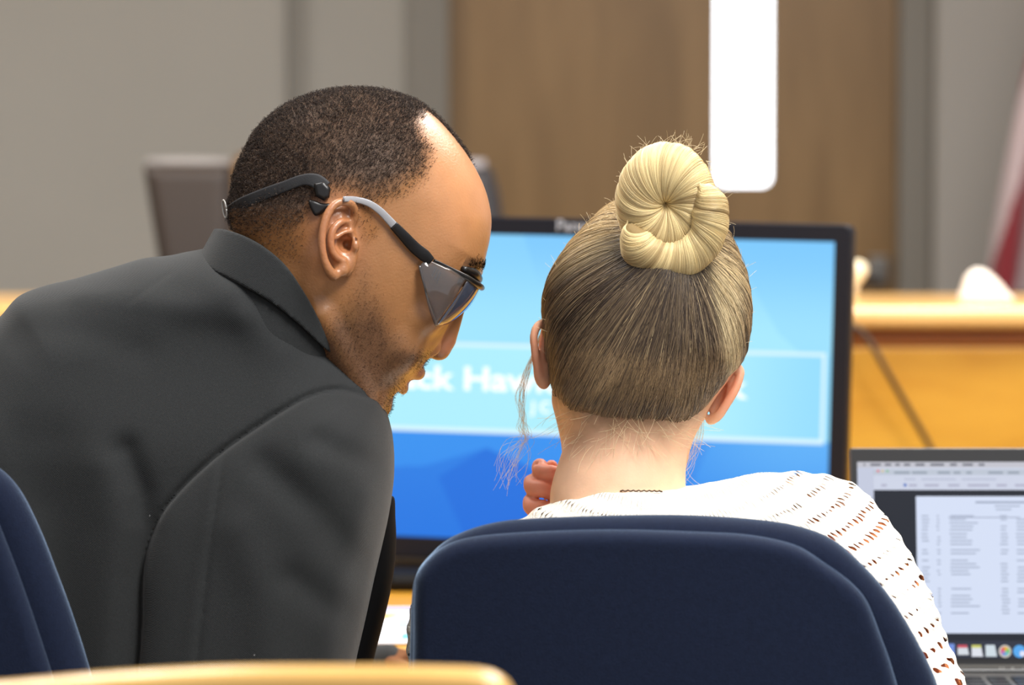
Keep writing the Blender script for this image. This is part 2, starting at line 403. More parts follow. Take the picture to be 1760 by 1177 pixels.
V = np.stack([V[:, 0], V[:, 2], np.maximum(V[:, 1], 0)], 1)+np.array([(px0[0]+px1[0])/2, YJ+.14, zt])
tag(put('paper_tissue', np_mesh('paper_tissue', V, outward(V, F)), None, mat('tissue_white', (250, 240, 228), .8, bump=(120, .5, .004))), 'white pointed paper tissue standing on the wooden counter ledge below the flag', 'tissue')
tag(put_tube('power_cable', smooth_poly([at(1440, 552, 5.1), at(1468, 560, 5.1), at(1492, 582, 5.1), at(1520, 630, 5.1), at(1560, 700, 5.12), at(1602, 775, 5.14), at(1650, 880, 5.14), at(1700, 1000, 5.14), at(1740, 1300, 5.14)], 6, False), .0042, mat('cable_rubber', (72, 56, 44), .5)), 'thin dark cable slanting down the oak counter front', 'cable')

# flag
m, N, L, B = new_mat('flag_cloth'); a = attr_color(N, L); L.new(a.outputs['Color'], B.inputs['Base Color']); B.inputs['Roughness'].default_value = .7; B.inputs['Sheen Weight'].default_value = .3
flag_m = m
YF = 7.0; p0 = at(1700, 490, YF); p1 = at(1760, 0, YF)
fl = empty('flag_on_pole', (at(1975, 0, YF)[0], YF, 0)); tag(fl, 'red, white and blue flag hanging on its pole at the right edge', 'flag')
nu, nv = 90, 120; Vf = []; Cf = []
xpole = at(1985, 0, YF)[0]
for i in range(nu):
    for j in range(nv):
        u = i/(nu-1); v = j/(nv-1)      # u across the folds (from the pole outwards), v down
        z = 2.25-v*1.3
        spread = .03+.42*v**.9
        x = xpole-u*spread*(.75+.1*math.sin(v*3))+.02
        y = YF-.03+.05*math.sin(u*17+v*2)*(.3+v*.7)
        Vf.append((x, y, z))
        s = (u*1.05+.12*math.sin(v*3.0)+.30*(1-v))*6.5    # stripes run down with the drape
        red = lin((130, 20, 32)); wh = lin((200, 178, 178)); nb = lin((40, 42, 78))
        c = red if int(math.floor(s)) % 2 == 0 else wh
        if v < .60 and u > .15: c = nb
        Cf.append(c)
Ff = [(i*nv+j, i*nv+j+1, (i+1)*nv+j+1, (i+1)*nv+j) for i in range(nu-1) for j in range(nv-1)]
o = put('flag_cloth', np_mesh('flag_cloth', np.array(Vf), np.array(Ff), np.array(Cf)), fl, flag_m)
sm = o.modifiers.new('thick', 'SOLIDIFY'); sm.thickness = .002
put_tube('pole', [(xpole+.01, YF, 0), (xpole+.01, YF, 2.4)], .013, mat('pole_brass', (170, 140, 80), .3, 1), fl)
put_tube('base', [(xpole+.01, YF, 0), (xpole+.01, YF, .02), (xpole+.01, YF, .06)], [.13, .12, .03], mat('pole_base', (90, 70, 40), .4, .8), fl, 24)

# dark chairs behind the counter
leather = mat('dark_leather', (62, 52, 46), .45, bump=(150, .3, .002)); leather_top = mat('grey_edge_highlight', (150, 145, 142), .5)  # the grey paints the highlight along the chair's top edge
def back_chair(name, px_poly, Y, m, label, mtop=None, tops=None, group=None):
    D = Y
    g = Grid((min(p[0] for p in px_poly)-20, min(p[1] for p in px_poly)-20, -60), (max(p[0] for p in px_poly)+20, max(p[1] for p in px_poly)+20, 60), 5)
    g.inflate(smooth_poly(px_poly, 4) if len(px_poly) > 9 else px_poly, 38, 22, 0); V, F = g.mesh(); V = relax(V, F, 1); Vw = WA(V, D)
    cx = Vw[:, 0].mean(); r = empty(name, (cx, Y, 0)); tag(r, label, 'chair', group)
    put('backrest', np_mesh('backrest', Vw, outward(Vw, F)), r, m)
    if tops:
        a, b, rr = tops; s = D/FPX
        put_tube('top_rail', [W(*a, D, 0), W((a[0]+b[0])/2, (a[1]+b[1])/2-1, D, 0), W(*b, D, 0)], rr*s, mtop, r)
    zb = Vw[:, 2].min(); wdt = (Vw[:, 0].max()-Vw[:, 0].min())
    box('seat', (cx-wdt*.45, Y+.04, zb-.1+.02), (cx+wdt*.45, Y+.48, zb+.02), m, r, .03, 4)
    put_tube('column', [(cx, Y+.25, .06), (cx, Y+.25, zb-.07)], .025, hm, r)
    for k in range(5):
        t = k*2*math.pi/5+.3; put_tube('base_leg', [(cx, Y+.25, .1), (cx+.2*math.cos(t), Y+.25+.2*math.sin(t), .035)], [.025, .03], hm, r)
    return r
back_chair('leather_chair', [(246, 282), (400, 282), (404, 560), (420, 800), (345, 800), (310, 620), (285, 520), (262, 380)], 6.0, leather,
           'dark brown leather chair with highlighted top edge left of the man, behind the counter', leather_top, ((252, 281), (395, 281), 11))
back_chair('leather_chair', [(640, 285), (845, 285), (858, 330), (868, 400), (866, 560), (850, 800), (650, 800), (636, 520)], 6.3, mat('black_leather', (58, 54, 56), .45, bump=(150, .3, .002)),
           'dark grey leather chair just right of the man\'s forehead, behind the counter', mat('silver_edge_highlight', (190, 184, 186), .45), ((650, 286), (834, 288), 15))  # the silver paints the highlight on this chair's top edge
back_chair('wooden_chair', [(382, 340), (395, 285), (415, 262), (470, 255), (600, 258), (622, 300), (626, 560), (600, 800), (400, 800), (385, 560)], 6.95, wood('chair_wood', (128, 92, 50), (150, 112, 66)),
           'brown wooden chair back peeking out just left of the man\'s head', None, None)

# ================================================================== TABLE
YT0, YT1, ZT = 3.11, 4.6, .74
tb = empty('wooden_table', (.3, 3.95, 0)); tag(tb, 'honey coloured wooden table carrying monitor, laptop and papers', 'table')
box('tabletop', (-1.5, YT0, ZT-.035), (2.1, YT1, ZT), honey, tb, .008, 3)
for x in (-1.4, 2.0):
    for y in (YT0+.08, YT1-.08): box('leg', (x-.03, y-.03, 0), (x+.03, y+.03, ZT-.035), honey, tb, .004)
box('apron', (-1.37, YT1-.1, ZT-.13), (1.97, YT1-.075, ZT-.035), honey, tb, .003)
# papers
paper = mat('paper', (226, 226, 232), .6); blue_ink = mat('paper_blue', (96, 124, 214), .6); yel = mat('paper_yellow', (222, 150, 20), .6); gry = mat('paper_grey', (160, 168, 182), .6); cy = mat('paper_cyan', (96, 168, 220), .6)
def sheet(label, c, rz, shapes, z, size=(.216, .279)):
    r = empty('printed_sheet', (c[0], c[1], z)); tag(r, label, 'paper', 'papers on the table')
    M = Matrix.Translation((c[0], c[1], z)) @ Matrix.Rotation(rz, 4, 'Z'); w, h = size
    box('page', (-w/2, -h/2, 0), (w/2, h/2, .0008), paper, r, 0, M=M)
    bm = bmesh.new(); mats = []
    for pts, mm in shapes:
        if mm not in mats: mats.append(mm)
        f = bm.faces.new([bm.verts.new((x*w/2, y*h/2, .0012)) for x, y in pts]); f.material_index = mats.index(mm)
    bm.transform(M); me = bpy.data.meshes.new('printed_graphics'); bm.to_mesh(me); bm.free(); put('printed_graphics', me, r, mats, False)
sh = [([(-1, .74), (1, .74), (1, .90), (-1, .90)], blue_ink), ([(-.62, .1), (-.30, .24), (-.02, .60), (-.62, .60)], yel), ([(-.14, -.25), (-.02, -.25), (0, .35), (-.12, .35)], gry), ([(-.12, -.85), (.0, -.8), (.02, -.5), (-.1, -.5)], cy)]
xq = at(690, 1060, 3.8)[0]
sheet('printed sheet with a blue band and yellow wedge between the two people', (xq+.01, 3.80), .05, sh, ZT+.002)
# ------------------------------------------------------------------ monitor
DM = 4.15
black_gloss = mat('monitor_bezel', (16, 17, 26), .4, spec=.3); black_mat = mat('monitor_stand_black', (12, 12, 14), .6, spec=.2)
mc = at(966, 668, DM); mon = empty('desktop_monitor', (mc[0], DM+.1, ZT)); tag(mon, 'wide black desktop monitor showing a bright blue title slide', 'monitor')
MM = Matrix.Translation(tuple(mc)) @ Matrix.Rotation(-math.radians(11), 4, 'Z') @ Matrix.Rotation(math.radians(1.0), 4, 'Y') @ Matrix.Rotation(math.radians(-3), 4, 'X')
SWm, SHm = .612, .349; bz = .0195
def lbox(name, lo, hi, m, parent, bevel=.004, seg=3): return box(name, lo, hi, m, parent, bevel, seg, M=MM)
lbox('housing', (-SWm/2-bz, .001, -SHm/2-bz-.004), (SWm/2+bz, .04, SHm/2+bz), black_gloss, mon, .009, 4)
bzl = empty('bezel', (mc[0], mc[1], mc[2])); bpy.data.objects.remove(bzl)
def bezel():
    bm = bmesh.new(); o_, i_ = [], []; r = .012
    def rr(w, h, r, y, z0=0):
        out = []
        for cx, cz, a0 in ((w-r, h-r, 0), (-w+r, h-r, 90), (-w+r, -h+r, 180), (w-r, -h+r, 270)):
            for k in range(5): t = math.radians(a0+k*22.5); out.append(bm.verts.new((cx+r*math.cos(t), y, cz+r*math.sin(t)+z0)))
        return out
    A = rr(SWm/2+bz, SHm/2+bz+.002, r, .001, -.002); B = rr(SWm/2+bz-.002, SHm/2+bz, r-.002, -.004, -.002); C = rr(SWm/2, SHm/2, .0005, -.004); D = rr(SWm/2-.001, SHm/2-.001, .0004, .0)
    n = len(A)
    for P, Q in ((A, B), (B, C), (C, D)):
        for i in range(n): bm.faces.new((P[i], P[(i+1) % n], Q[(i+1) % n], Q[i]))
    bm.transform(MM); me = bpy.data.meshes.new('bezel'); bm.to_mesh(me); bm.free(); return put('bezel', me, mon, black_gloss, False)
bezel()
# screen: one emissive sheet whose picture is stored per vertex
m, N, L, B = new_mat('monitor_slide'); a = attr_color(N, L); L.new(a.outputs['Color'], B.inputs['Emission Color']); B.inputs['Emission Strength'].default_value = 1.0
B.inputs['Base Color'].default_value = (0, 0, 0, 1); B.inputs['Roughness'].default_value = .5; B.inputs['Specular IOR Level'].default_value = .2
slide_m = m
nx, nz = 480, 270; u = np.linspace(0, 1, nx); v = np.linspace(0, 1, nz); UU, VV = np.meshgrid(u, v, indexing='ij')
def C(*c): return np.array(lin(c))
top = C(128, 203, 255); mid = C(168, 234, 255); box_c = C(176, 240, 255); boxr = C(150, 222, 255); low = C(58, 148, 242); low2 = C(28, 104, 218); low3 = C(96, 178, 250)
c = top[None, None]+(mid-top)[None, None]*sstep(VV, 0, .33)[..., None]
inb = (VV > .365) & (VV < .645)
cb = box_c+(boxr-box_c)*sstep(UU, .75, 1)[..., None]; c = np.where(inb[..., None], cb, c)
lo_ = VV >= .645
cl = low+(C(46, 134, 236)-low)*sstep(VV, .66, 1)[..., None]; cl = cl+(low3-cl)*(sstep(UU, .6, .95)*(1-sstep(VV, .64, .95)))[..., None]
c = np.where(lo_[..., None], cl, c)
def inpoly(poly): return poly_sd(UU*1.78, VV, np.array([(x*1.78, y) for x, y in poly])) > 0
for poly, col, al in (([(.1, .78), (.245, .765), (.36, .70), (.52, .80), (.53, 1.05), (.1, 1.05)], low2, .45), ([(.36, .70), (.52, .82), (.48, 1.05), (.34, 1.05), (.27, .80)], low2, .5),
                      ([(0, 0), (.42, 0), (.48, .33), (.3, .6), (0, .3)], C(150, 222, 255), .35), ([(.8, 0), (1, 0), (1, .45), (.9, .3)], C(120, 200, 255), .25), ([(.55, .66), (.78, .66), (.7, 1.02), (.6, 1.02)], low2, .2)):
    mk = inpoly(poly) & ~inb; c = np.where(mk[..., None], c*(1-al)+col*al, c)
ln = (((abs(VV-.365) < .006) | (abs(VV-.645) < .006)) & (UU < .988)) | ((abs(UU-.985) < .0035) & (VV > .36) & (VV < .65)); c = np.where(ln[..., None], C(225, 250, 255), c)
Vs = np.stack([(UU-.5)*SWm, np.full(UU.shape, -.0005), (.5-VV)*SHm], -1).reshape(-1, 3)
Mn = np.array(MM); Vs = Vs@Mn[:3, :3].T+Mn[:3, 3]
I, J = np.meshgrid(np.arange(nx-1), np.arange(nz-1), indexing='ij'); q = (I*nz+J).ravel(); Fs = np.stack([q, q+1, q+nz+1, q+nz], 1)
scr = put('screen', np_mesh('screen', Vs, Fs, c.reshape(-1, 3)), mon, slide_m, True)
def text_on(name, body, size, loc, M, m, parent, extra=.0, align='LEFT', wide=1.0):
    cu = bpy.data.curves.new(name, 'FONT'); cu.body = body; cu.size = size; cu.offset = extra; cu.align_x = align; cu.extrude = .0001
    t = bpy.data.objects.new(name, cu); COL.objects.link(t); cu.materials.append(m)
    t.matrix_world = M @ Matrix.Translation(loc) @ Matrix.Rotation(math.pi/2, 4, 'X') @ Matrix.Diagonal((wide, 1, 1, 1))
    bpy.context.view_layer.update(); me = bpy.data.meshes.new_from_object(t.evaluated_get(bpy.context.evaluated_depsgraph_get())); mw = t.matrix_world.copy()
    bpy.data.objects.remove(t); me.transform(mw); me.name = name
    return put(name, me, parent, None, False)
txt = mat('slide_white', (0, 0, 0), .6, emit=((250, 255, 255), 1.15)); logo = mat('bezel_logo', (150, 155, 165), .5)
uvx = lambda u_: (u_-.5)*SWm
text_on('slide_title', 'Jack Hawk', .037, (uvx(.174), -.003, (.5-.511)*SHm), MM, txt, scr, .0009, wide=1.22)
text_on('slide_title', 'k', .037, (uvx(.806), -.003, (.5-.511)*SHm), MM, txt, scr, .0009, wide=1.22)
text_on('slide_subtitle', 'J C', .018, (uvx(.444), -.003, (.5-.578)*SHm), MM, txt, scr, .0004)
text_on('brand_lettering', 'Panasonic', .018, (uvx(.482), -.0055, SHm/2+.005), MM, logo, mon, .0003)
box('stand_neck', (mc[0]-.04, DM+.05, ZT+.02), (mc[0]+.04, DM+.09, mc[2]-.02), black_mat, mon, .01)
box('stand_base', (mc[0]-.2, DM-.06, ZT), (mc[0]+.16, DM+.16, ZT+.022), black_mat, mon, .01)
# low black console under the monitor, seen between the two people
# ------------------------------------------------------------------ laptop
DL = 3.37
alu = mat('laptop_aluminium', (128, 126, 124), .35, .8); lblack = mat('laptop_black', (26, 26, 28), .35)
lw, lh = .335, .2125
hinge = at(1467, 1166, DL); hx = hinge[0]+lw/2
lap = empty('open_laptop', (hx, DL, ZT)); tag(lap, 'open aluminium laptop showing a document and a row of icons', 'laptop')
box('keyboard_deck', (hx-lw/2, DL-.235, ZT+.001), (hx+lw/2, DL+.005, ZT+.015), alu, lap, .004, 3)
bm = bmesh.new()
for r_ in range(5):
    for k in range(13):
        x = hx-lw/2+.03+k*.0222; y = DL-.04-r_*.019
        t = bmesh.ops.create_cube(bm, size=1, matrix=Matrix.Translation((x+.008, y, ZT+.0155)) @ Matrix.Diagonal((.016, .015, .002, 1)))
me = bpy.data.meshes.new('keyboard'); bm.to_mesh(me); bm.free(); put('keyboard', me, lap, lblack, False)
ML = Matrix.Translation((hx, DL+.004, ZT+.012)) @ Matrix.Rotation(math.radians(-12), 4, 'X')
box('lid', (-lw/2, 0, 0), (lw/2, .006, lh), alu, lap, .0028, 3, M=ML)
box('hinge_bar', (-lw/2+.03, -.006, -.004), (lw/2-.03, .006, .006), lblack, lap, .002, M=ML)
# display built of flat tiles, all one mesh
emis = {}
def em(rgb, s=1.0):
    k = (rgb, s)
    if k not in emis: emis[k] = mat('laptop_pixels', (0, 0, 0), .4, emit=(rgb, s), spec=.15) if s > 0 else mat('laptop_chin', rgb, .5)
    return emis[k]
lmats = [lblack]; bm = bmesh.new(); lay = [0]
sx0 = -lw/2+.0065; sx1 = lw/2-.0065; sz1 = lh-.0135; sz0 = .017
# pixel to lid coordinates
def lx(px): return (px-1467)*(DL+.02)/FPX-lw/2
def lz(py): return (1166-py)/(1166-772)*lh+.0
def tile(x0, z0, x1, z1, rgb, s=1.0, lift=0, shape=None):
    mm = em(rgb, s)
    if mm not in lmats: lmats.append(mm)
    y = -.0006-.0002*lift
    pts = [(x0, z0), (x1, z0), (x1, z1), (x0, z1)] if shape is None else shape
    f = bm.faces.new([bm.verts.new((x, y, z)) for x, z in pts]); f.material_index = lmats.index(mm)
tl = lambda a, b, c_, d, rgb, lift=1, s=1.0: tile(lx(a), lz(d), lx(c_), lz(b), rgb, s, lift)
f = bm.faces.new([bm.verts.new(q_) for q_ in ((-lw/2+.001, -.0004, .001), (lw/2-.001, -.0004, .001), (lw/2-.001, -.0004, lh-.001), (-lw/2+.001, -.0004, lh-.001))]); f.material_index = 0
R_ = 2070
tile(-lw/2+.001, .0005, lw/2-.001, lz(1147), (84, 82, 78), 0.0)
tl(1479, 797, R_, 1112, (38, 42, 52), 1)
tl(1479, 797, R_, 807, (196, 196, 206), 2); tl(1479, 807, 1507, 1070, (196, 202, 222), 2)
tl(1507, 807, R_, 846, (206, 212, 230), 3); tl(1507, 810, R_, 820, (190, 198, 212), 4)
tl(1580, 857, R_, 1094, (214, 224, 246), 3)
for a_, b_ in ((1490, 1493), (1502, 1520), (1527, 1538), (1545, 1553), (1560, 1571), (1580, 1596), (1606, 1630), (1640, 1652), (1662, 1680), (1690, 1700)): tl(a_, 800, b_, 804, (110, 112, 124), 5)
tl(1513, 811, 1517, 815, (225, 110, 115), 6); tl(1521, 811, 1525, 815, (220, 200, 150), 6); tl(1529, 811, 1533, 815, (130, 190, 140), 6)
for a_, b_ in ((1543, 1570), (1574, 1600), (1618, 1640), (1646, 1658), (1668, 1678), (1706, 1732), (1740, 1760), (1790, 1830)): tl(a_, 814, b_, 818, (150, 160, 175), 6)
for a_, b_ in ((1560, 1580), (1590, 1650), (1660, 1720)): tl(a_, 826, b_, 829, (186, 192, 212), 6)
tl(1559, 835, 1564, 840, (70, 110, 190), 6)
for a_, b_ in ((1520, 1530), (1568, 1582), (1595, 1620), (1636, 1656), (1670, 1708), (1720, 1738), (1752, 1790)): tl(a_, 836, b_, 840, (176, 178, 200), 6)
random.seed(3)
def lines(x0, x1, y0, y1, rag, step=6.0, c_=(172, 182, 204)):
    y = y0
    while y < y1:
        if random.random() < .88: tl(x0+random.uniform(0, 2), y, x1-random.uniform(0, rag), y+2.6, c_, 5)
        y += step
tl(1683, 866, 1790, 869, (150, 160, 182), 5); tl(1716, 873, 1760, 875, (160, 170, 192), 5); tl(1718, 879, 1745, 881, (160, 170, 192), 5)
tl(1636, 893, 1760, 894.5, (150, 158, 180), 5)
for (y0, y1) in ((890, 915), (921, 945), (949, 960), (967, 1008), (1016, 1062)):
    lines(1588, 1603, y0, y1, 5); lines(1614, 1622, y0, y1, 3); lines(1637, 1690, y0, y1, 26); lines(1724, 1740, y0, y1, 5); lines(1752, 1775, y0, y1, 5)
tl(1600, 1107, R_, 1137, (52, 56, 70), 3)
def icon(cx, top_, bot, w_, rgb, hdr=None, skew=2.5):
    tile(0, 0, 0, 0, rgb, 1, 6, [(lx(cx-w_), lz(bot)), (lx(cx+w_+skew), lz(bot)), (lx(cx+w_-skew*.4), lz(top_)), (lx(cx-w_), lz(top_))])
    if hdr: tl(cx-w_, top_, cx+w_-.6, top_+5, hdr, 7)
icon(1614, 1112, 1133, 10, (120, 150, 215)); tl(1624, 1112, 1642, 1133, (118, 148, 222), 6)
icon(1656, 1114, 1131, 8.5, (214, 220, 228), (205, 85, 100)); icon(1680, 1114, 1134, 8.5, (222, 226, 236), (205, 205, 110)); icon(1704, 1114, 1134, 8.5, (208, 220, 228))
def disc(cx, cy_, r, rgb, lift, a0=0, a1=360):
    pts = [(lx(cx+r*math.cos(math.radians(t))), lz(cy_-r*math.sin(math.radians(t)))) for t in np.linspace(a0, a1, 20)]
    if a1-a0 < 360: pts.append((lx(cx), lz(cy_)))
    tile(0, 0, 0, 0, rgb, 1, lift, pts)
disc(1729, 1125, 11, (205, 200, 190), 6, 0, 359)
for k, cc in enumerate(((120, 200, 110), (230, 180, 70), (225, 110, 90), (200, 110, 170), (120, 150, 215), (120, 190, 190))): disc(1729, 1125, 8, cc, 7, k*60-20, k*60+40)
disc(1754, 1125, 11, (90, 170, 240), 6, 0, 359); disc(1759, 1129, 5, (225, 230, 250), 7, 0, 359)
disc(1780, 1125, 11, (215, 215, 225), 6, 0, 359)
bmesh.ops.recalc_face_normals(bm, faces=bm.faces[:]); bm.transform(ML); me = bpy.data.meshes.new('display'); bm.to_mesh(me); bm.free(); put('display', me, lap, lmats, False)
text_on('chin_lettering', 'MacBook Pro', .0066, (lx(1718), -.0020, lz(1161)), ML, mat('laptop_lettering', (170, 168, 165), .5), lap, .0001)

# ================================================================== CHAIRS (blue upholstered)
def fabric(name, rgb, sheen=.5, scale=260, var=.25):
    m, N, L, B = new_mat(name); tc = N.new('ShaderNodeTexCoord')
    n = N.new('ShaderNodeTexNoise'); n.inputs['Scale'].default_value = scale; n.inputs['Detail'].default_value = 6; n.inputs['Roughness'].default_value = .7
    L.new(tc.outputs['Object'], n.inputs['Vector']); mx = N.new('ShaderNodeMix'); mx.data_type = 'RGBA'; c_ = lin(rgb)
    mx.inputs[6].default_value = tuple(x*(1-var) for x in c_)+(1,); mx.inputs[7].default_value = tuple(x*(1+var) for x in c_)+(1,)
    L.new(n.outputs['Fac'], mx.inputs[0]); L.new(mx.outputs[2], B.inputs['Base Color'])
    n2 = N.new('ShaderNodeTexNoise'); n2.inputs['Scale'].default_value = scale*4; n2.inputs['Detail'].default_value = 2; L.new(tc.outputs['Object'], n2.inputs['Vector'])
    b = N.new('ShaderNodeBump'); b.inputs['Strength'].default_value = .5; b.inputs['Distance'].default_value = .0008; L.new(n2.outputs['Fac'], b.inputs['Height']); L.new(b.outputs['Normal'], B.inputs['Normal'])
    B.inputs['Roughness'].default_value = .9; B.inputs['Specular IOR Level'].default_value = .15; B.inputs['Sheen Weight'].default_value = sheen; B.inputs['Sheen Roughness'].default_value = .3
    B.inputs['Sheen Tint'].default_value = (.5, .7, 1, 1)
    return m
blue = fabric('blue_upholstery', (20, 28, 48), 1.0, var=.4)
plastic = mat('black_plastic', (25, 25, 27), .5)
def blue_chair(D, outer, inner, label, dx, floor_y):
    ys = [p[1] for p in outer]; xs = [p[0] for p in outer]
    mid_x = (min(xs)+max(xs))/2
    bend = lambda X, Y: (-(np.abs((X-mid_x)/300))**2*-22).astype(np.float32)   # wraps forward at the sides
    g = Grid((min(xs)-25, min(ys)-25, -60), (max(xs)+25, max(ys)+25, 190), 5)
    g.inflate(smooth_poly(outer, 5), 48, 46, lambda X, Y: bend(X, Y)+62)
    V, F = g.mesh(); V = relax(V, F, 2); Vw = WA(V, D)
    cx = float(Vw[:, 0].mean()); cyy = W(880, 588, D)[1]
    r = empty('blue_chair', (cx, cyy+.3, 0)); tag(r, label, 'chair', 'blue upholstered chairs')
    put('back_cushion', np_mesh('back_cushion', Vw, outward(Vw, F)), r, blue)
    g = Grid((min(xs)-25, min(ys)-15, -60), (max(xs)+25, max(ys)+25, 150), 5)
    g.inflate(smooth_poly(inner, 5), 36, 26, lambda X, Y: bend(X, Y)+20)
    V, F = g.mesh(); V = relax(V, F, 2); Vw = WA(V, D); put('back_panel', np_mesh('back_panel', Vw, outward(Vw, F)), r, blue)
    box('seat', (cx-.25, cyy+.08, .42), (cx+.25, cyy+.54, .5), blue, r, .035, 5)
    box('back_bracket', (cx-.04, cyy+.03, .38), (cx+.04, cyy+.12, .6), plastic, r, .01)
    put_tube('column', [(cx, cyy+.3, .07), (cx, cyy+.3, .42)], .028, plastic, r)
    for k in range(5):
        t = k*2*math.pi/5+.2; e = (cx+.28*math.cos(t), cyy+.3+.28*math.sin(t), .055)
        lg = put_tube('base_leg', [(cx, cyy+.3, .1), e], [.03, .02], plastic, r)
        put_tube('caster', [(e[0]-.012, e[1], .028), (e[0]+.012, e[1], .028)], .027, plastic, lg, 16)
    return r
outer = [(702, 1100), (704, 1040), (711, 996), (734, 962), (774, 928), (842, 903), (927, 893), (1098, 887), (1211, 888), (1325, 897), (1393, 911), (1444, 934), (1495, 979), (1535, 1025), (1569, 1076), (1603, 1138), (1625, 1190), (1655, 1300), (1665, 1500), (1620, 1680), (1500, 1760), (900, 1760), (740, 1690), (700, 1500), (698, 1250)]
inner = [(708, 1100), (709, 1030), (717, 974+10), (757, 944), (814, 924), (927, 914), (1063, 910), (1211, 914), (1296, 920), (1370, 937), (1421, 968), (1467, 1002), (1495, 1036), (1518, 1093), (1540, 1155), (1560, 1240), (1575, 1400), (1560, 1600), (1450, 1700), (950, 1700), (760, 1640), (712, 1500), (706, 1250)]
blue_chair(2.72, outer, inner, 'navy blue upholstered chair directly behind the blonde woman', 0, 0)
sh_o = [(-640, 900), (-600, 830), (-540, 790), (-440, 765), (-300, 757), (-150, 762), (-70, 778), (-20, 800), (20, 838), (55, 905), (88, 990), (118, 1075), (145, 1165), (165, 1250), (185, 1400), (175, 1550), (100, 1650), (-560, 1650), (-650, 1550), (-670, 1250)]
sh_i = [(-625, 920), (-590, 860), (-530, 815), (-440, 790), (-300, 782), (-160, 790), (-90, 808), (-45, 838), (-12, 885), (15, 950), (42, 1025), (65, 1095), (88, 1170), (105, 1250), (120, 1400), (110, 1530), (50, 1600), (-540, 1600), (-630, 1500), (-650, 1250)]
blue_chair(2.74, sh_o, sh_i, 'navy blue upholstered chair at the left edge, behind the man', 0, 0)

# foreground wooden rail
railwood = wood('rail_oak', (214, 164, 82), (232, 186, 108), rough=.3, scale=(2, 8, 8), coat=.5)
DR = 1.95
rp = [(-700, 1260), (-500, 1215), (-250, 1187), (0, 1170), (200, 1153), (400, 1143), (600, 1142), (760, 1144), (830, 1148), (865, 1162), (885, 1190), (892, 1240), (880, 1290), (820, 1305), (400, 1300), (0, 1320), (-400, 1370), (-700, 1410)]
g = Grid((-740, 1110, -60), (920, 1440, 60), 7); g.inflate(smooth_poly(rp, 5), 45, 26); V, F = g.mesh(); V = relax(V, F, 1); Vw = WA(V, DR)
ch = empty('wooden_bench', (Vw[:, 0].mean(), DR, 0)); tag(ch, 'blurred pale oak bench back in the near foreground at the bottom left', 'bench')
put('top_rail', np_mesh('top_rail', Vw, outward(Vw, F)), ch, railwood)
x0, x1 = Vw[:, 0].min(), Vw[:, 0].max()
zr = W(0, 1290, DR)[2]
box('back_panel', (x0+.05, DR-.005, .42), (x1-.03, DR+.03, zr), railwood, ch, .004)
box('seat', (x0, DR-.42, .40), (x1, DR-.006, .44), railwood, ch, .01)
for x in (x0+.04, x1-.08): box('end_leg', (x, DR-.4, 0), (x+.04, DR+.03, .40), railwood, ch, .004)

# ================================================================== MAN
D0 = 3.0
AL = math.radians(12); ca, sa = math.cos(AL), math.sin(AL); HX = 625.0
def toimg(V):      # local (a, py, R) -> image plane (x, py, w); R grows towards the camera
    return np.stack([HX+V[:, 0]*ca+V[:, 2]*sa, V[:, 1], V[:, 0]*sa-V[:, 2]*ca], 1)
def la(px, R=0.0): return (px-HX-R*sa)/ca
def LP(px, py, R=0.0): return (la(px, R), py, R)
core = [(398, 372), (404, 335), (411, 298), (428, 258), (455, 216), (500, 181), (556, 160), (620, 153), (678, 162), (728, 184), (771, 225), (803, 268), (829, 318), (841, 366), (840, 402), (833, 436),
        (825, 462), (806, 486), (786, 520), (768, 562), (750, 598), (733, 618), (716, 640), (694, 664), (672, 684), (665, 702), (650, 722), (610, 732), (566, 700), (538, 640), (515, 585), (470, 520), (425, 450)]
core_l = smooth_poly([(la(x), y) for x, y in core], 5)
gm_ = Grid((-290, 135, -185), (235, 760, 205), 2.5)
Hf = rbf([(a-HX, b, c_) for a, b, c_ in [(480, 230, 150), (600, 230, 150), (720, 230, 136), (450, 330, 140), (540, 330, 160), (640, 330, 158), (740, 340, 134), (810, 380, 118), (560, 430, 152), (650, 430, 148), (740, 440, 134),
          (800, 450, 118), (600, 520, 140), (690, 520, 136), (740, 540, 108), (580, 600, 122), (650, 600, 118), (710, 600, 82), (600, 680, 92), (650, 680, 72), (690, 650, 62)]], 55)
Rf = rbf([(a-HX, b, c_) for a, b, c_ in [(480, 260, 185), (620, 250, 195), (720, 260, 170), (450, 360, 160), (600, 400, 190), (760, 360, 125), (800, 420, 95), (650, 520, 130), (740, 520, 85), (600, 620, 85), (700, 610, 62), (640, 680, 48), (690, 660, 42)]], 55)
gm_.inflate(core_l, Hf, Rf)
G = gm_
# neck
G.caps((la(572), 400, -5), (la(470), 560, -8), 116, 112, 26)
G.caps((la(470), 560, -8), (la(430), 720, -40), 108, 60, 20)
for s in (1, -1):      # trapezius / sternomastoid
    G.caps((la(560, 100*s), 440, 96*s), (la(580, 50*s), 600, 62*s), 34, 30, 26)
    # brow ridge, socket, cheekbone
    G.caps((la(812), 466, 6*s), (la(795, 80*s), 458, 84*s), 12, 12, 16)
    G.ell((la(800, 62*s), 502, 66*s), (30, 27, 30), 14, 'cut', rot=-30)
    G.ell((la(775, 60*s), 506, 62*s), (24, 24, 24), 6)                       # eyeball
    G.caps((la(790, 40*s), 499, 42*s), (la(792, 80*s), 505, 84*s), 6, 6, 6)     # upper lid
    G.caps((la(786, 40*s), 517, 44*s), (la(778, 78*s), 524, 82*s), 5, 5, 6)
    G.ell((la(742, 92*s), 540, 92*s), (38, 26, 26), 26, rot=-35)             # cheek
    G.ell((la(690, 70*s), 592, 74*s), (30, 42, 26), 26)
    G.caps((la(560, 112*s), 540, 112*s), (la(640, 70*s), 700, 62*s), 12, 12, 24)  # jaw line
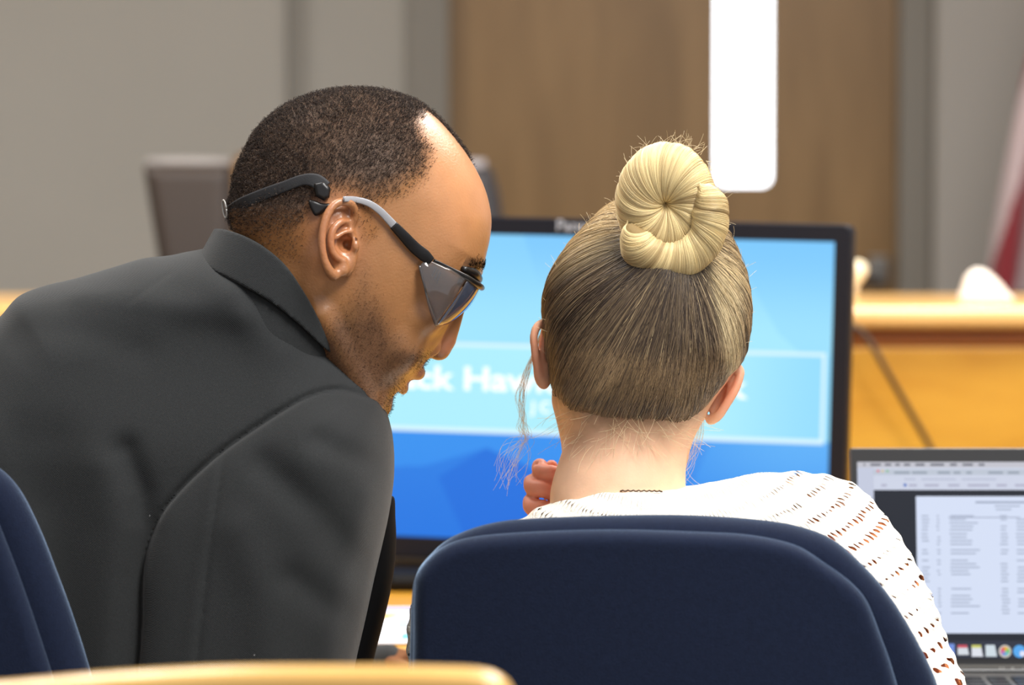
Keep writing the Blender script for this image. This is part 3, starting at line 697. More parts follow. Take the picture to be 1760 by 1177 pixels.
# nose
G.chain([(la(792), 496, 0), (la(782), 535, 0), (la(765), 582, 0)], [15, 15, 19], 14)
G.ell((la(754), 599, 0), (20, 20, 22), 10, rot=-20)
for s in (1, -1):
    G.ell((la(737, 24*s), 597, 32*s), (21, 17, 15), 5, rot=-30)
    G.ell((la(746, 20*s), 615, 25*s), (11, 8, 11), 2, 'cut', rot=-25)
    G.caps((la(722, 44*s), 580, 50*s), (la(686, 52*s), 630, 58*s), 3.0, 3.0, 8, 'cut'); G.caps((la(727, 38*s), 606, 40*s), (la(716, 40*s), 586, 46*s), 3, 2.5, 5, 'cut')   # nasolabial fold
# lips
G.chain([LP(676, 628, 44), LP(697, 635, 30), LP(715, 639, 10), LP(715, 639, -10), LP(697, 635, -30), LP(676, 628, -44)], [5, 10, 13.5, 13.5, 10, 5], 7)
G.chain([LP(668, 638, 40), LP(682, 656, 26), LP(688, 665, 8), LP(688, 665, -8), LP(682, 656, -26), LP(668, 638, -40)], [5, 10, 13, 13, 10, 5], 8)
G.chain([LP(662, 630, 52), LP(686, 643, 34), LP(716, 659, 12), LP(716, 659, -12), LP(686, 643, -34), LP(662, 630, -52)], [2.5, 3.6, 4.5, 4.5, 3.6, 2.5], 2, 'cut')
G.ell((la(654), 694, 0), (17, 20, 30), 16)                                   # chin
G.caps((la(682), 678, 22), (la(682), 678, -22), 5, 5, 10, 'cut')
# ears
def ear(s):
    E = lambda x, y, r: (la(x+8, 165), y+4, s*r)
    G.ell(E(585, 414, 152), (29, 62, 15), 10, rot=-12)
    G.ell(E(590, 412, 166), (19, 40, 9), 5, 'cut', rot=-12)
    G.chain([E(603, 392, 152), E(611, 372, 158), E(605, 355, 166), E(590, 349, 172), E(574, 354, 177), E(562, 370, 180), E(554, 394, 182), E(552, 420, 181), E(556, 444, 177), E(564, 462, 172), E(574, 472, 166), E(582, 466, 160)],
            [6, 6.5, 7, 7, 7, 7, 6.5, 6.5, 7, 8.5, 9.5, 8], 4)
    G.chain([E(597, 380, 160), E(583, 384, 167), E(572, 396, 171), E(568, 412, 171), E(571, 430, 168), E(580, 442, 165), E(591, 448, 163)], [4.5, 6, 6.5, 6.5, 6.5, 6.5, 6], 4)
    G.chain([E(606, 398, 158), E(592, 400, 163), E(578, 408, 167)], [3.5, 4.5, 4.5], 3)
    G.chain([E(586, 394, 164), E(598, 391, 160)], [3, 3], 2, 'cut')
    G.ell(E(595, 418, 158), (13, 15, 15), 4, 'cut')
    G.ell(E(600, 420, 150), (8, 9, 20), 3, 'cut')
    G.ell(E(598, 371, 166), (9, 8, 9), 3, 'cut', rot=-30)
    G.ell(E(611, 422, 158), (7, 11, 9), 5)
    G.ell(E(590, 462, 162), (10, 12, 8), 6)
for s in (1, -1): ear(s)
V, F = G.mesh(); V = relax(V, F, 1, .5)
Lc = V.copy(); I_ = toimg(V)
Mn_ = normals(I_, F)
headV, headF = I_, F
# ---- colour masks in image coordinates of the near side (mirrored: uses local a/py only)
AX = Lc[:, 0]; AY = Lc[:, 1]; AR = Lc[:, 2]
PXl = AX*ca+HX                        # px if it lay on the mid plane
def man_masks(AX, AY, AR):
    X = AX*ca+HX+np.abs(AR)*sa; Y = AY          # where it would show on the near side
    X = X+fnoise(np.stack([AX, AY, AR], 1), .09, 3)*7
    hair_poly = smooth_poly([(330, 420), (360, 200), (440, 120), (620, 100), (735, 130), (742, 175), (722, 205), (728, 240), (742, 262), (736, 305), (716, 330), (690, 345), (664, 360), (648, 372), (655, 400), (640, 420), (622, 400),
                             (615, 372), (612, 345), (580, 340), (556, 352), (545, 375), (542, 400), (536, 430), (512, 452), (478, 442), (440, 420), (400, 402), (380, 410)], 4)
    d = poly_sd(X.astype(np.float32), Y.astype(np.float32), hair_poly)
    h = sstep(d, -14, 22)
    # frontal island along the middle of the scalp
    mid_h = sstep(34-np.abs(AR)+fnoise(np.stack([AX, AY, AR], 1), .1, 5)*6, -8, 16)*sstep(280-Y, -10, 20)*(X > 640)
    h = np.maximum(h, mid_h*.95)
    # the fade: thinner above the ear and at the nape
    fade = np.clip(sstep(345-Y+ (X < 560)*40, -60, 70), .18, 1)
    front = 1-.55*sstep(X, 640, 735)*sstep(Y, 230, 330)
    return h, fade*front*np.clip(.95+.22*fnoise(np.stack([AX, AY, AR], 1), .07, 15), .6, 1.1)
hm_, fade = man_masks(AX, AY, AR)
Xn = AX*ca+HX+np.abs(AR)*sa; Yn = AY
def bl(a, b, t): return a*(1-t[:, None])+np.array(b)[None]*t[:, None]
base = np.tile(np.array(lin((160, 110, 66))), (len(V), 1))
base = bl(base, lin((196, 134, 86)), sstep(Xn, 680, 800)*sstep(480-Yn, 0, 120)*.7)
base = bl(base, lin((190, 120, 82)), np.exp(-((Xn-583)**2/45**2+(Yn-410)**2/70**2))*.6)
nz_ = fnoise(np.stack([AX, AY, AR], 1), .05, 9)
beard = poly_sd(Xn.astype(np.float32), Yn.astype(np.float32), smooth_poly([(628, 400), (645, 440), (660, 500), (690, 560), (722, 600), (740, 606), (728, 625), (700, 640), (690, 690), (660, 740), (560, 760), (530, 640), (560, 560), (600, 500), (612, 440)], 4))
bmask = sstep(beard, -14, 40)*(.80+.3*nz_)*sstep(Yn, 400, 590)
bmask = np.clip(bmask+np.exp(-((Xn-610)**2/60**2+(Yn-640)**2/70**2))*.28, 0, .8)
bmask = np.clip(bmask*.9+np.exp(-((Xn-712)**2/26**2+(Yn-618)**2/14**2))*.4, 0, .74); base = bl(base, lin((78, 54, 38)), bmask)
lipm = np.maximum(np.exp(-((AX-la(706))**2/17**2+(AY-637)**2/12**2)), np.exp(-((AX-la(684))**2/18**2+(AY-661)**2/14**2)))*sstep(50-np.abs(AR), 0, 12)
base = bl(base, lin((142, 80, 74)), np.clip(lipm*1.0, 0, .8))
base = bl(base, lin((190, 120, 96)), np.exp(-((AX-la(765))**2/22**2+(AY-595)**2/24**2))*.5)
brow = .7*np.exp(-((Yn-(452+(825-Xn)*.02))**2)/9**2)*sstep(Xn, 775, 800)*sstep(np.abs(AR), 4, 14)*(np.abs(AR) < 105)
base = bl(base, lin((40, 28, 22)), np.clip(brow*.9, 0, .85))
base = bl(base, lin((80, 70, 64)), np.clip(hm_*fade*1.1, 0, .85))
mole = np.hypot(Xn-619, Yn-415) < 2.6; base[mole] = lin((70, 40, 24))
skin_d = skin_mat('brown_skin', .38, .05, 500, .45, .65)
_N = skin_d.node_tree.nodes; _L = skin_d.node_tree.links; _a = _N.new('ShaderNodeAttribute'); _a.attribute_name = 'gloss'; _m = _N.new('ShaderNodeMath'); _m.operation = 'MULTIPLY'; _m.inputs[1].default_value = .32
_L.new(_a.outputs['Fac'], _m.inputs[0]); _L.new(_m.outputs[0], _N['Principled BSDF'].inputs['Coat Weight'])
_m = _N.new('ShaderNodeMath'); _m.operation = 'MULTIPLY'; _m.inputs[1].default_value = .65; _L.new(_a.outputs['Fac'], _m.inputs[0]); _L.new(_m.outputs[0], _N['Principled BSDF'].inputs['Specular IOR Level'])
skin_d.node_tree.nodes['Principled BSDF'].inputs['Coat Roughness'].default_value = .34
man = empty('person', W(330, 900, D0)); man.location.z = 0
tag(man, 'man with close-cropped dark hair and black suit jacket leaning towards the woman', 'person')
# ---- hands: the man's right hand and forearm rest on the table beyond the chair
DH = 3.42
gh = Grid((560, 1080, -70), (800, 1240, 70), 2.5)
gh.ell((712, 1142, 0), (36, 19, 34), 6, rot=-8)
for i, (z, ln_) in enumerate(((-28, 66), (-9, 76), (10, 72), (28, 58))):
    gh.chain([(725, 1138, z), (745, 1128, z*1.05), (745+ln_*.45, 1134, z*1.05), (742+ln_*.62, 1150, z)], [11, 10.5, 9.5, 8.5], 4)
gh.chain([(700, 1140, -26), (722, 1146, -46), (748, 1150, -50)], [12, 11, 9], 6)
gh.caps((712, 1142, 0), (640, 1160, 0), 24, 28, 12)
gh.caps((640, 1160, 0), (575, 1190, 0), 28, 34, 8)
Vh, Fh = gh.mesh(); Vh[:, 0] -= 30; Vh[:, 1] -= 4; Vh = relax(Vh, Fh, 2); hand_w = WA(Vh, DH)
hw = WA(headV, D0)
put('hand', np_mesh('hand', hand_w, outward(hand_w, Fh), np.tile(np.array(lin((124, 86, 62))), (len(hand_w), 1))), man, skin_d)
me = np_mesh('body', hw, outward(hw, headF), base, attrs={'gloss': 1-.92*np.clip(hm_*1.3, 0, 1)}); put('body', me, man, skin_d)
# ---- short hair
bvh_m = BVHTree.FromPolygons([tuple(v) for v in headV], [tuple(int(i) for i in f) for f in headF])
dens = hm_*fade
cand = np.nonzero(dens > .04)[0]
pick = rng.choice(cand, 52000, p=dens[cand]/dens[cand].sum())
n_ = Mn_[pick]
if (Mn_*(headV-headV.mean(0))).sum() < 0: Mn_ = -Mn_; n_ = -n_
p_ = headV[pick]+rng.normal(size=(len(pick), 3))*1.6
r1 = rng.normal(size=(len(pick), 3)); t_ = r1-n_*(r1*n_).sum(1)[:, None]; t_ /= np.linalg.norm(t_, axis=1)[:, None]
bt = np.cross(n_, t_); Lh = rng.uniform(4, 8.5, len(pick))[:, None]*(.55+.5*dens[pick][:, None])
S = np.stack([p_-n_*1, p_+n_*Lh*.35+t_*Lh*.25, p_+n_*Lh*.65+bt*Lh*.25+t_*Lh*.1, p_+n_*Lh*.7-t_*Lh*.25+bt*.3*Lh], 1)
Sw = WA(S.reshape(-1, 3), D0).reshape(-1, 4, 3)
tint = np.array(lin((50, 42, 38)))[None]*rng.uniform(.5, 1.7, (len(pick), 1)); gsel = rng.random(len(pick)) < .12; tint[gsel] = np.array(lin((112, 94, 80)))
smat = strand_mat('short_dark_hair', .6, .1)
hair_curves('hair', Sw, np.array([.00013, .00012, .0001, .00005]), tint, smat, man)
# stubble dots on jaw and nape
bd = bmask*(Mn_[:, 2] < .6); cand = np.nonzero(bd > .05)[0]; pick = rng.choice(cand, 15000, p=bd[cand]/bd[cand].sum()); n_ = Mn_[pick]; p_ = headV[pick]+rng.normal(size=(len(pick), 3))*1.6
r1 = rng.normal(size=(len(pick), 3)); S = np.stack([p_-n_*.6, p_+n_*1.6+r1*1.0], 1)
hair_curves('beard_stubble', WA(S.reshape(-1, 3), D0).reshape(-1, 2, 3), np.array([.00009, .00006]), np.tile(np.array(lin((44, 32, 25))), (len(pick), 1)), smat, man)
# eyebrows
S = []
for k in range(420):
    r_ = rng.uniform(10, 95)*(1 if k % 3 else -1); x = la(826-abs(r_)*.22, r_)+rng.normal()*2; y = 451+rng.normal()*5+abs(r_)*.03
    p = toimg(np.array([[x, y, r_]]))[0]; q = bvh_m.find_nearest(Vector(p))
    if q[0] is None: continue
    b0 = np.array(q[0]); nn = np.array(q[1]); nn = nn if nn@(b0-np.array([620, 400, 0])) > 0 else -nn
    d_ = np.array([-.3, -.5, -.6*np.sign(r_)])+rng.normal(size=3)*.25; S.append([b0, b0+nn*2+d_*4, b0+nn*2.2+d_*9])
hair_curves('eyebrows', WA(np.array(S).reshape(-1, 3), D0).reshape(-1, 3, 3), np.array([.00014, .00012, .00005]), np.tile(np.array(lin((26, 20, 17))), (len(S), 1)), smat, man)

# ---- suit jacket
jk = [(-60, 620), (-30, 570), (0, 541), (30, 508), (75, 490), (130, 477), (200, 456), (245, 443), (290, 438), (330, 430), (380, 425), (450, 450), (520, 530), (566, 578), (600, 606), (628, 640), (652, 672), (668, 715), (677, 760), (678, 820), (670, 880),
      (657, 940), (643, 1000), (630, 1060), (614, 1130), (602, 1200), (592, 1330), (580, 1420), (500, 1470), (250, 1480), (60, 1470), (10, 1350), (-10, 1200), (-60, 1000), (-110, 850), (-100, 720)]
g = Grid((-150, 380, -330), (720, 1500, 230), 4)
X2, Y2 = np.meshgrid(g.x, g.y, indexing='ij')
fold = np.zeros(X2.shape, np.float32)
def ridge(pl, amp, wid, arr=None):
    global fold
    fold = fold+amp*np.exp(-(seg_dist(X2, Y2, pl)/wid)**2).astype(np.float32)
ridge([(150, 505), (260, 516), (420, 545)], 6, 26); ridge([(60, 560), (160, 570), (250, 600)], -4, 30)
ridge([(235, 770), (262, 840), (268, 900), (256, 980), (248, 1120), (240, 1300)], -15, 24); ridge([(200, 800), (222, 900), (215, 1000), (200, 1300)], 7, 40); ridge([(110, 760), (120, 950), (130, 1150)], -10, 50)
ridge([(40, 600), (30, 700), (80, 850)], -6, 40); ridge([(300, 470), (235, 520)], -1.2, 5); ridge([(420, 510), (500, 590)], 13, 42)
sl_poly = [(655, 688), (636, 683), (600, 672), (575, 671), (538, 682), (500, 703), (455, 732), (406, 766), (362, 803), (325, 840), (300, 872), (284, 905), (271, 945), (266, 990), (266, 1057), (260, 1145), (255, 1240), (262, 1330), (330, 1400), (480, 1410), (570, 1370), (592, 1280), (602, 1180),
           (614, 1120), (628, 1060), (641, 1000), (653, 950), (667, 900), (676, 850), (678, 800), (675, 755), (668, 718)]
sdv = poly_sd(X2, Y2, smooth_poly(sl_poly, 5))
seamcut = sstep(700-X2+ (Y2-690)*9, -10, 60)
fold += (26*(1-np.exp(-np.clip(sdv, 0, 400)/34))+8*sstep(sdv, -2, 3)-9*np.exp(-((sdv+3)/5)**2)*(Y2 > 660)).astype(np.float32)
ridge([(470, 790), (560, 870), (625, 960)], -12, 30); ridge([(560, 750), (645, 790)], -8, 22); ridge([(520, 980), (600, 1040)], -9, 26); ridge([(430, 900), (470, 1000), (480, 1130)], 9, 40); ridge([(640, 850), (590, 1010), (570, 1150)], 8, 26)
ridge([(400, 776), (393, 840), (377, 955), (369, 1030), (357, 1150), (350, 1300)], -3.2, 4.5); ridge([(386, 790), (378, 850), (362, 955), (354, 1030), (342, 1150)], 2, 10)
Hj = lambda X, Y: (150+40*sstep(Y, 560, 800)).astype(np.float32)
Rj = lambda X, Y: (150-70*np.exp(-((X-470)**2/150**2+(Y-500)**2/130**2))).astype(np.float32)
g.inflate(smooth_poly(jk, 5), Hj, Rj, lambda X, Y: -5+(Y-700)*-.08+(330-X)*.05-fold)
V, F = g.mesh()
V = relax(V, F, 2, .5)
# drop the cap where the neck comes out: the collar covers the edge
m, N, L, B = new_mat('black_suiting'); tc = N.new('ShaderNodeTexCoord')
n = N.new('ShaderNodeTexNoise'); n.inputs['Scale'].default_value = 900; n.inputs['Detail'].default_value = 4; L.new(tc.outputs['Object'], n.inputs['Vector'])
wv = N.new('ShaderNodeTexWave'); wv.inputs['Scale'].default_value = 420; wv.inputs['Distortion'].default_value = 2; wv.bands_direction = 'DIAGONAL'; L.new(tc.outputs['Object'], wv.inputs['Vector'])
mx = N.new('ShaderNodeMix'); mx.data_type = 'RGBA'; mx.inputs[6].default_value = lin((20, 22, 23))+(1,); mx.inputs[7].default_value = lin((43, 45, 46))+(1,)
L.new(n.outputs['Fac'], mx.inputs[0])
vo = N.new('ShaderNodeTexVoronoi'); vo.inputs['Scale'].default_value = 26; L.new(tc.outputs['Object'], vo.inputs['Vector'])
lt = N.new('ShaderNodeMath'); lt.operation = 'LESS_THAN'; lt.inputs[1].default_value = .022; L.new(vo.outputs['Distance'], lt.inputs[0])
mx2 = N.new('ShaderNodeMix'); mx2.data_type = 'RGBA'; mx2.inputs[7].default_value = (.2, .2, .2, 1); L.new(lt.outputs[0], mx2.inputs[0]); L.new(mx.outputs[2], mx2.inputs[6]); L.new(mx2.outputs[2], B.inputs['Base Color'])
ad = N.new('ShaderNodeMath'); ad.operation = 'ADD'; L.new(n.outputs['Fac'], ad.inputs[0]); L.new(wv.outputs['Fac'], ad.inputs[1])
b = N.new('ShaderNodeBump'); b.inputs['Strength'].default_value = .35; b.inputs['Distance'].default_value = .0005; L.new(ad.outputs[0], b.inputs['Height']); L.new(b.outputs['Normal'], B.inputs['Normal'])
B.inputs['Roughness'].default_value = .8; B.inputs['Specular IOR Level'].default_value = .3; B.inputs['Sheen Weight'].default_value = .12; B.inputs['Sheen Roughness'].default_value = .5
suit = m
Vw = WA(V, D0); put('suit_jacket', np_mesh('suit_jacket', Vw, outward(Vw, F)), man, suit)
# open front edge of the jacket: deep shade beyond the sleeve, put in as flat black
fr = [(672, 850), (679, 890), (680, 945), (673, 1005), (658, 1072), (640, 1142), (622, 1240), (560, 1300), (560, 1000), (620, 900)]
g = Grid((530, 820, -80), (710, 1330, 120), 5); g.inflate(smooth_poly(fr, 4), 60, 30, 20); V, F = g.mesh(); V = relax(V, F, 1); Vw = WA(V, D0)
put('jacket_front', np_mesh('jacket_front', Vw, outward(Vw, F)), man, mat('shaded_front_black', (6, 6, 7), .8, spec=.1))
# collar
cl = [(289, 441), (304, 430), (322, 416), (338, 403), (352, 395), (372, 393), (396, 397), (430, 409), (464, 428), (500, 459), (532, 506), (556, 550), (572, 588), (584, 612), (562, 596), (521, 556), (474, 519), (420, 489), (365, 462), (326, 444), (300, 440)]
g = Grid((270, 375, -240), (600, 640, 240), 3)
g.inflate(smooth_poly(cl, 5), 900, 9, 0)
# body of revolution round the neck axis gives the collar its curve
t3 = g.f.copy(); g.f[:] = 60
g.caps((la(575)+HX-10, 330, 0), (430, 640, 0), 141, 175, 0); g.f = np.maximum(g.f, t3)
V, F = g.mesh(); V = relax(V, F, 1); Vw = WA(V, D0); put('jacket_collar', np_mesh('jacket_collar', Vw, outward(Vw, F)), man, suit)
# collar stand below the fold
st = [(296, 444), (330, 446), (365, 462), (420, 489), (474, 519), (521, 556), (580, 612), (600, 640), (560, 650), (470, 615), (395, 555), (330, 490)]
g = Grid((270, 400, -240), (640, 680, 240), 3.5); g.inflate(smooth_poly(st, 5), 900, 9, 0); t3 = g.f.copy(); g.f[:] = 60
g.caps((la(575)+HX-10, 330, 0), (430, 640, 0), 133, 161, 0); g.f = np.maximum(g.f, t3)
V, F = g.mesh(); V = relax(V, F, 1); Vw = WA(V, D0); put('collar_stand', np_mesh('collar_stand', Vw, outward(Vw, F)), man, suit)
# far sleeve cuff lying on the table
g = Grid((480, 1070, -90), (760, 1300, 90), 4)
g.caps((690, 1142, 0), (600, 1165, 0), 36, 46, 4); g.caps((600, 1165, 0), (500, 1215, -10), 46, 56, 8); V, F = g.mesh(); V = relax(V, F, 1); V[:, 0] -= 26; Vw = WA(V, DH)
put('jacket_cuff', np_mesh('jacket_cuff', Vw, outward(Vw, F)), man, suit)
# trousers and shoes (below the frame)
def legs(parent, cx, cy, m_t, m_s, zs=.5, step_=.11, fwd=.42):
    gg = Grid((-300, -300, -20), (300, 700, 300), 10)
    for s in (-1, 1):
        x = s*step_*500
        gg.caps((x*.8, 0, zs*500), (x*1.1, fwd*1000*.5, zs*500), 75/1.0*.8, 50*.8, 20); gg.caps((x*1.1, fwd*500, zs*500), (x*1.1, fwd*500+20, 50), 44, 30, 14)
    gg.ell((0, -10, zs*500), (115, 80, 70), 20)
    V, F = gg.mesh(); V = relax(V, F, 2)*.002; V = V+np.array([cx, cy, 0]); put('trousers', np_mesh('trousers', V, outward(V, F)), parent, m_t)
    for s in (-1, 1):
        g3 = Grid((-40, -50, 0), (40, 100, 60), 5); g3.ell((0, 30, 12), (20, 55, 18), 8); g3.ell((0, -5, 25), (20, 26, 26), 8); V, F = g3.mesh(); V = V*.002; V[:, 2] = np.maximum(V[:, 2], .012)-.012
        V = V+np.array([cx+s*step_*1.1, cy+fwd+.02, 0.0]); put('shoe', np_mesh('shoe', V, outward(V, F)), parent, m_s)
legs(man, W(300, 900, D0)[0], 3.0, mat('trouser_black', (30, 30, 32), .8), mat('shoe_black', (18, 18, 18), .3), zs=.6)

# ---- safety glasses with head strap
gl = empty('safety_glasses', W(650, 450, D0, -150)); tag(gl, 'safety glasses with clear side shields and a black elastic strap, worn by the man', 'glasses')
rub = mat('strap_elastic', (46, 46, 48), .75, bump=(900, .4, .0004)); plb = mat('temple_black', (22, 20, 20), .32); plg = mat('temple_grey', (158, 158, 162), .35); chrome = mat('slider_grey', (168, 165, 160), .35, .4)
def on_head(px, py, off):
    hit = bvh_m.ray_cast(Vector((px, py, -400)), Vector((0, 0, 1)))
    return np.array([px, py, (hit[0][2] if hit[0] is not None else -60)-off])
def ribbon(name, pts, wid, thick, m, parent, taper=None):
    """pts in image space; ribbon of given width (image px) with real thickness"""
    P = smooth_poly(pts, 6, False); n = len(P); T = np.gradient(P, axis=0); T /= np.linalg.norm(T, axis=1)[:, None]
    wd = np.interp(np.linspace(0, 1, n), np.linspace(0, 1, len(wid)), wid) if np.ndim(wid) else np.full(n, wid)
    V = []
    for i in range(n):
        up = np.array([0, 1.0, 0]) if abs(T[i][1]) < .8 else np.array([1.0, 0, 0])
        nrm = np.array([0, 0, -1.0]); nrm = nrm-T[i]*(nrm@T[i]); nrm /= np.linalg.norm(nrm)+1e-9; sd = np.cross(T[i], nrm)
        for a_, b_ in ((-.5, -.5), (-.35, -.8), (.35, -.8), (.5, -.5), (.5, .5), (.35, .8), (-.35, .8), (-.5, .5)): V.append(P[i]+sd*a_*wd[i]+nrm*b_*thick)
    F = [(i*8+k, i*8+(k+1) % 8, (i+1)*8+(k+1) % 8, (i+1)*8+k) for i in range(n-1) for k in range(8)]+[tuple(range(8))[::-1], tuple((n-1)*8+k for k in range(8))]
    return put(name, mesh_np(name, WA(np.array(V), D0), F), parent, m)
def itube(name, pts, rad, m, parent, sides=12, sm_=5):
    P = smooth_poly(pts, sm_, False); r = rad if np.isscalar(rad) else np.interp(np.linspace(0, 1, len(P)), np.linspace(0, 1, len(rad)), rad)
    V, F = tube(P, r, sides); return put(name, mesh_np(name, WA(V, D0), F), parent, m)
strap = ribbon('strap', [on_head(397, 366, 3)*1.0, on_head(425, 353, 5), on_head(465, 338, 6), on_head(500, 326, 7), on_head(530, 316, 9), on_head(552, 318, 11), on_head(567, 330, 10)], [21, 21, 20, 18, 18, 24, 26], 1.6, rub, gl)
c0 = on_head(400, 360, 0); zc = c0[2]-6
th = np.linspace(0, 2*math.pi, 25)
pts = [(391+3.4*math.cos(t)*1.0+2*math.sin(t), 361+15*math.sin(t), zc-4*math.cos(t)) for t in th]
V, F = tube(np.array(pts), 1.7, 8); put('strap_slider', mesh_np('strap_slider', WA(V, D0), F), gl, chrome)
blk = Grid((545, 315, -60), (600, 375, 60), 2)
zz = on_head(562, 338, 0)[2]
blk = Grid((540, 305, zz-30), (600, 380, zz+30), 2); blk.inflate([(548, 322), (566, 318), (577, 330), (575, 346), (566, 352), (552, 344)], 8, 6, zz-6); V, F = blk.mesh(); Vw = WA(relax(V, F, 1), D0); put('strap_clip', np_mesh('strap_clip', Vw, outward(Vw, F)), gl, plb)
blk = Grid((530, 335, zz-30), (600, 390, zz+30), 2); blk.inflate(smooth_poly([(539, 352), (548, 350), (562, 355), (578, 356), (570, 366), (556, 376), (548, 374)], 4), 6, 5, zz-5); V, F = blk.mesh(); Vw = WA(relax(V, F, 1), D0); put('temple_tip', np_mesh('temple_tip', Vw, outward(Vw, F)), gl, plb)
ribbon('temple_end', [on_head(600, 349, 6), on_head(618, 349, 7), on_head(640, 355, 8), on_head(658, 367, 9), on_head(672, 381, 9), on_head(684, 394, 9)], [9, 10, 11, 12, 13, 14], 2.6, plg, gl)
ribbon('temple_arm', [on_head(681, 391, 9), on_head(698, 409, 10), on_head(716, 428, 10), on_head(732, 441, 11), on_head(744, 451, 12)], [15, 18, 20, 21, 14], 3.2, plb, gl)
# frame in local head coordinates, symmetric
def LI(px, py, R): return toimg(np.array([LP(px, py, R)]))[0]
clear, N, L, B = new_mat('smoky_polycarbonate'); B.inputs['Base Color'].default_value = (.42, .40, .40, 1); B.inputs['Transmission Weight'].default_value = .9; B.inputs['Roughness'].default_value = .06; B.inputs['IOR'].default_value = 1.25; B.inputs['Coat Weight'].default_value = 1
lensm, N, L, B = new_mat('dark_lens'); B.inputs['Base Color'].default_value = (.16, .2, .3, 1); B.inputs['Transmission Weight'].default_value = .75; B.inputs['Roughness'].default_value = .03; B.inputs['IOR'].default_value = 1.12; B.inputs['Coat Weight'].default_value = 1
def plate(name, A, Bp, m, parent, nv_=10, th_=2.0, bulge=6):
    """sheet lofted between two curves, given thickness"""
    A = np.array(A, float); Bp = np.array(Bp, float); n = len(A); V = []
    ctr = np.array([650, 480, 0.0])
    for side in (0, 1):
        for i in range(n):
            for j in range(nv_+1):
                t = j/nv_; p = A[i]*(1-t)+Bp[i]*t; o_ = p-ctr; o_ /= np.linalg.norm(o_); V.append(p+o_*(bulge*math.sin(math.pi*t)*math.sin(math.pi*min(max(i/(n-1), .02), .98))**.5+side*th_))
    k = nv_+1; F = []
    for side in (0, 1):
        for i in range(n-1):
            for j in range(nv_):
                q = side*n*k+i*k+j; f = (q, q+1, q+k+1, q+k); F.append(f if side else f[::-1])
    S_ = n*k
    for i in range(n-1):
        for j in (0, nv_): q = i*k+j; F.append((q, q+k, q+k+S_, q+S_))
    for i in (0, n-1):
        for j in range(nv_): q = i*k+j; F.append((q, q+1, q+1+S_, q+S_))
    o = put(name, mesh_np(name, WA(np.array(V), D0), F), parent, m)
    bm = bmesh.new(); bm.from_mesh(o.data); bmesh.ops.recalc_face_normals(bm, faces=bm.faces[:]); bm.to_mesh(o.data); bm.free(); o.data.polygons.foreach_set('use_smooth', [True]*len(o.data.polygons)); return o
for s in (1, -1):
    # side shield: from the end of the arm to the outer rim of the lens
    A = smooth_poly([LI(733, 446, 139*s), LI(770, 462, 132*s), LI(802, 478, 118*s)], 6, False); Bp = smooth_poly([LI(722, 462, 142*s), LI(735, 508, 146*s), LI(751, 557, 126*s)], 6, False)
    plate('side_shield', A, Bp, clear, gl)
    R1 = smooth_poly([LI(822, 492, 12*s), LI(825, 494, 50*s), LI(820, 492, 88*s), LI(804, 483, 114*s)], 6, False); R2 = smooth_poly([LI(790, 525, 14*s), LI(784, 544, 50*s), LI(768, 556, 90*s), LI(752, 559, 124*s)], 6, False)
    plate('lens', R1, R2, lensm, gl, bulge=5)
    itube('upper_rim', [LI(824, 492, 4*s), LI(828, 493, 50*s), LI(822, 490, 88*s), LI(805, 479, 114*s), LI(782, 466, 126*s), LI(748, 449, 137*s)], [4, 4.5, 5.5, 5, 3, 2.5], plb, gl)
    itube('lower_rim', [LI(804, 484, 116*s), LI(784, 520, 120*s), LI(764, 548, 122*s), LI(752, 560, 126*s)], [1.4, 1.2, 1.2, 1.4], clear, gl, 8)
    itube('shield_edge', [LI(724, 458, 143*s), LI(732, 490, 146*s), LI(740, 525, 144*s), LI(752, 560, 127*s)], [2.4, 2, 2.2, 2.6], clear, gl, 8)
    for k in range(3):     # ribs moulded in the shield
        f_ = .22+.12*k; itube('shield_rib', [LI(745+f_*30, 462+k*4, 139*s), LI(738+f_*32, 476+k*6, 141*s)], 1.6, clear, gl, 6, 4)
itube('brow_bar', [LI(797, 463, 108), LI(813, 470, 78), LI(820, 477, 40), LI(820, 480, 0), LI(820, 477, -40), LI(812, 470, -76), LI(797, 463, -104)], [5, 10, 9, 7, 9, 9, 5], plb, gl)
itube('nose_bridge', [LI(820, 494, 14), LI(812, 503, 12), LI(806, 508, 0), LI(812, 503, -12), LI(820, 494, -14)], 3, plb, gl)
far_arm = [LI(684-20, 392, -150), LI(744, 448, -146), LI(800, 474, -126)]
itube('temple_arm', [LI(600, 352, -176), LI(650, 362, -166), LI(700, 410, -158), LI(748, 452, -142), LI(790, 470, -130)], [4, 5, 7, 7, 4], plb, gl)

# ================================================================== WOMAN
hp = [(1140, 322), (1085, 334), (1040, 358), (1003, 392), (973, 428), (950, 468), (938, 510), (936, 560), (943, 610), (950, 655), (956, 700), (985, 735), (1040, 752), (1110, 757), (1165, 748), (1200, 735), (1226, 700), (1255, 660), (1277, 625), (1287, 580), (1292, 530), (1286, 480), (1270, 430), (1246, 382), (1200, 340)]
hps = smooth_poly(hp, 5)
wcen = lambda X, Y: (60-(Y-560)*.10).astype(np.float32)
G = Grid((680, 300, -400), (1740, 1500, 300), 3.4)
Rw = rbf([(1110, 450, 178), (1110, 560, 178), (1110, 700, 110), (980, 700, 110), (1230, 680, 110)], 70)
Wlow = True
G.inflate([(x+(1113-x)*.02, y+(540-y)*.02) for x, y in hps], rbf([(1113, 420, 185), (1113, 560, 190), (1113, 720, 150)], 80), Rw, wcen)
G.caps((1100, 640, 40), (1062, 860, 34), 100, 110, 40); G.caps((1062, 860, 30), (1062, 930, 10), 108, 110, 30)
G.caps((1160, 690, 70), (1150, 800, 120), 48, 36, 26); G.caps((990, 690, 70), (1010, 780, 100), 36, 40, 26)      # jaw sides
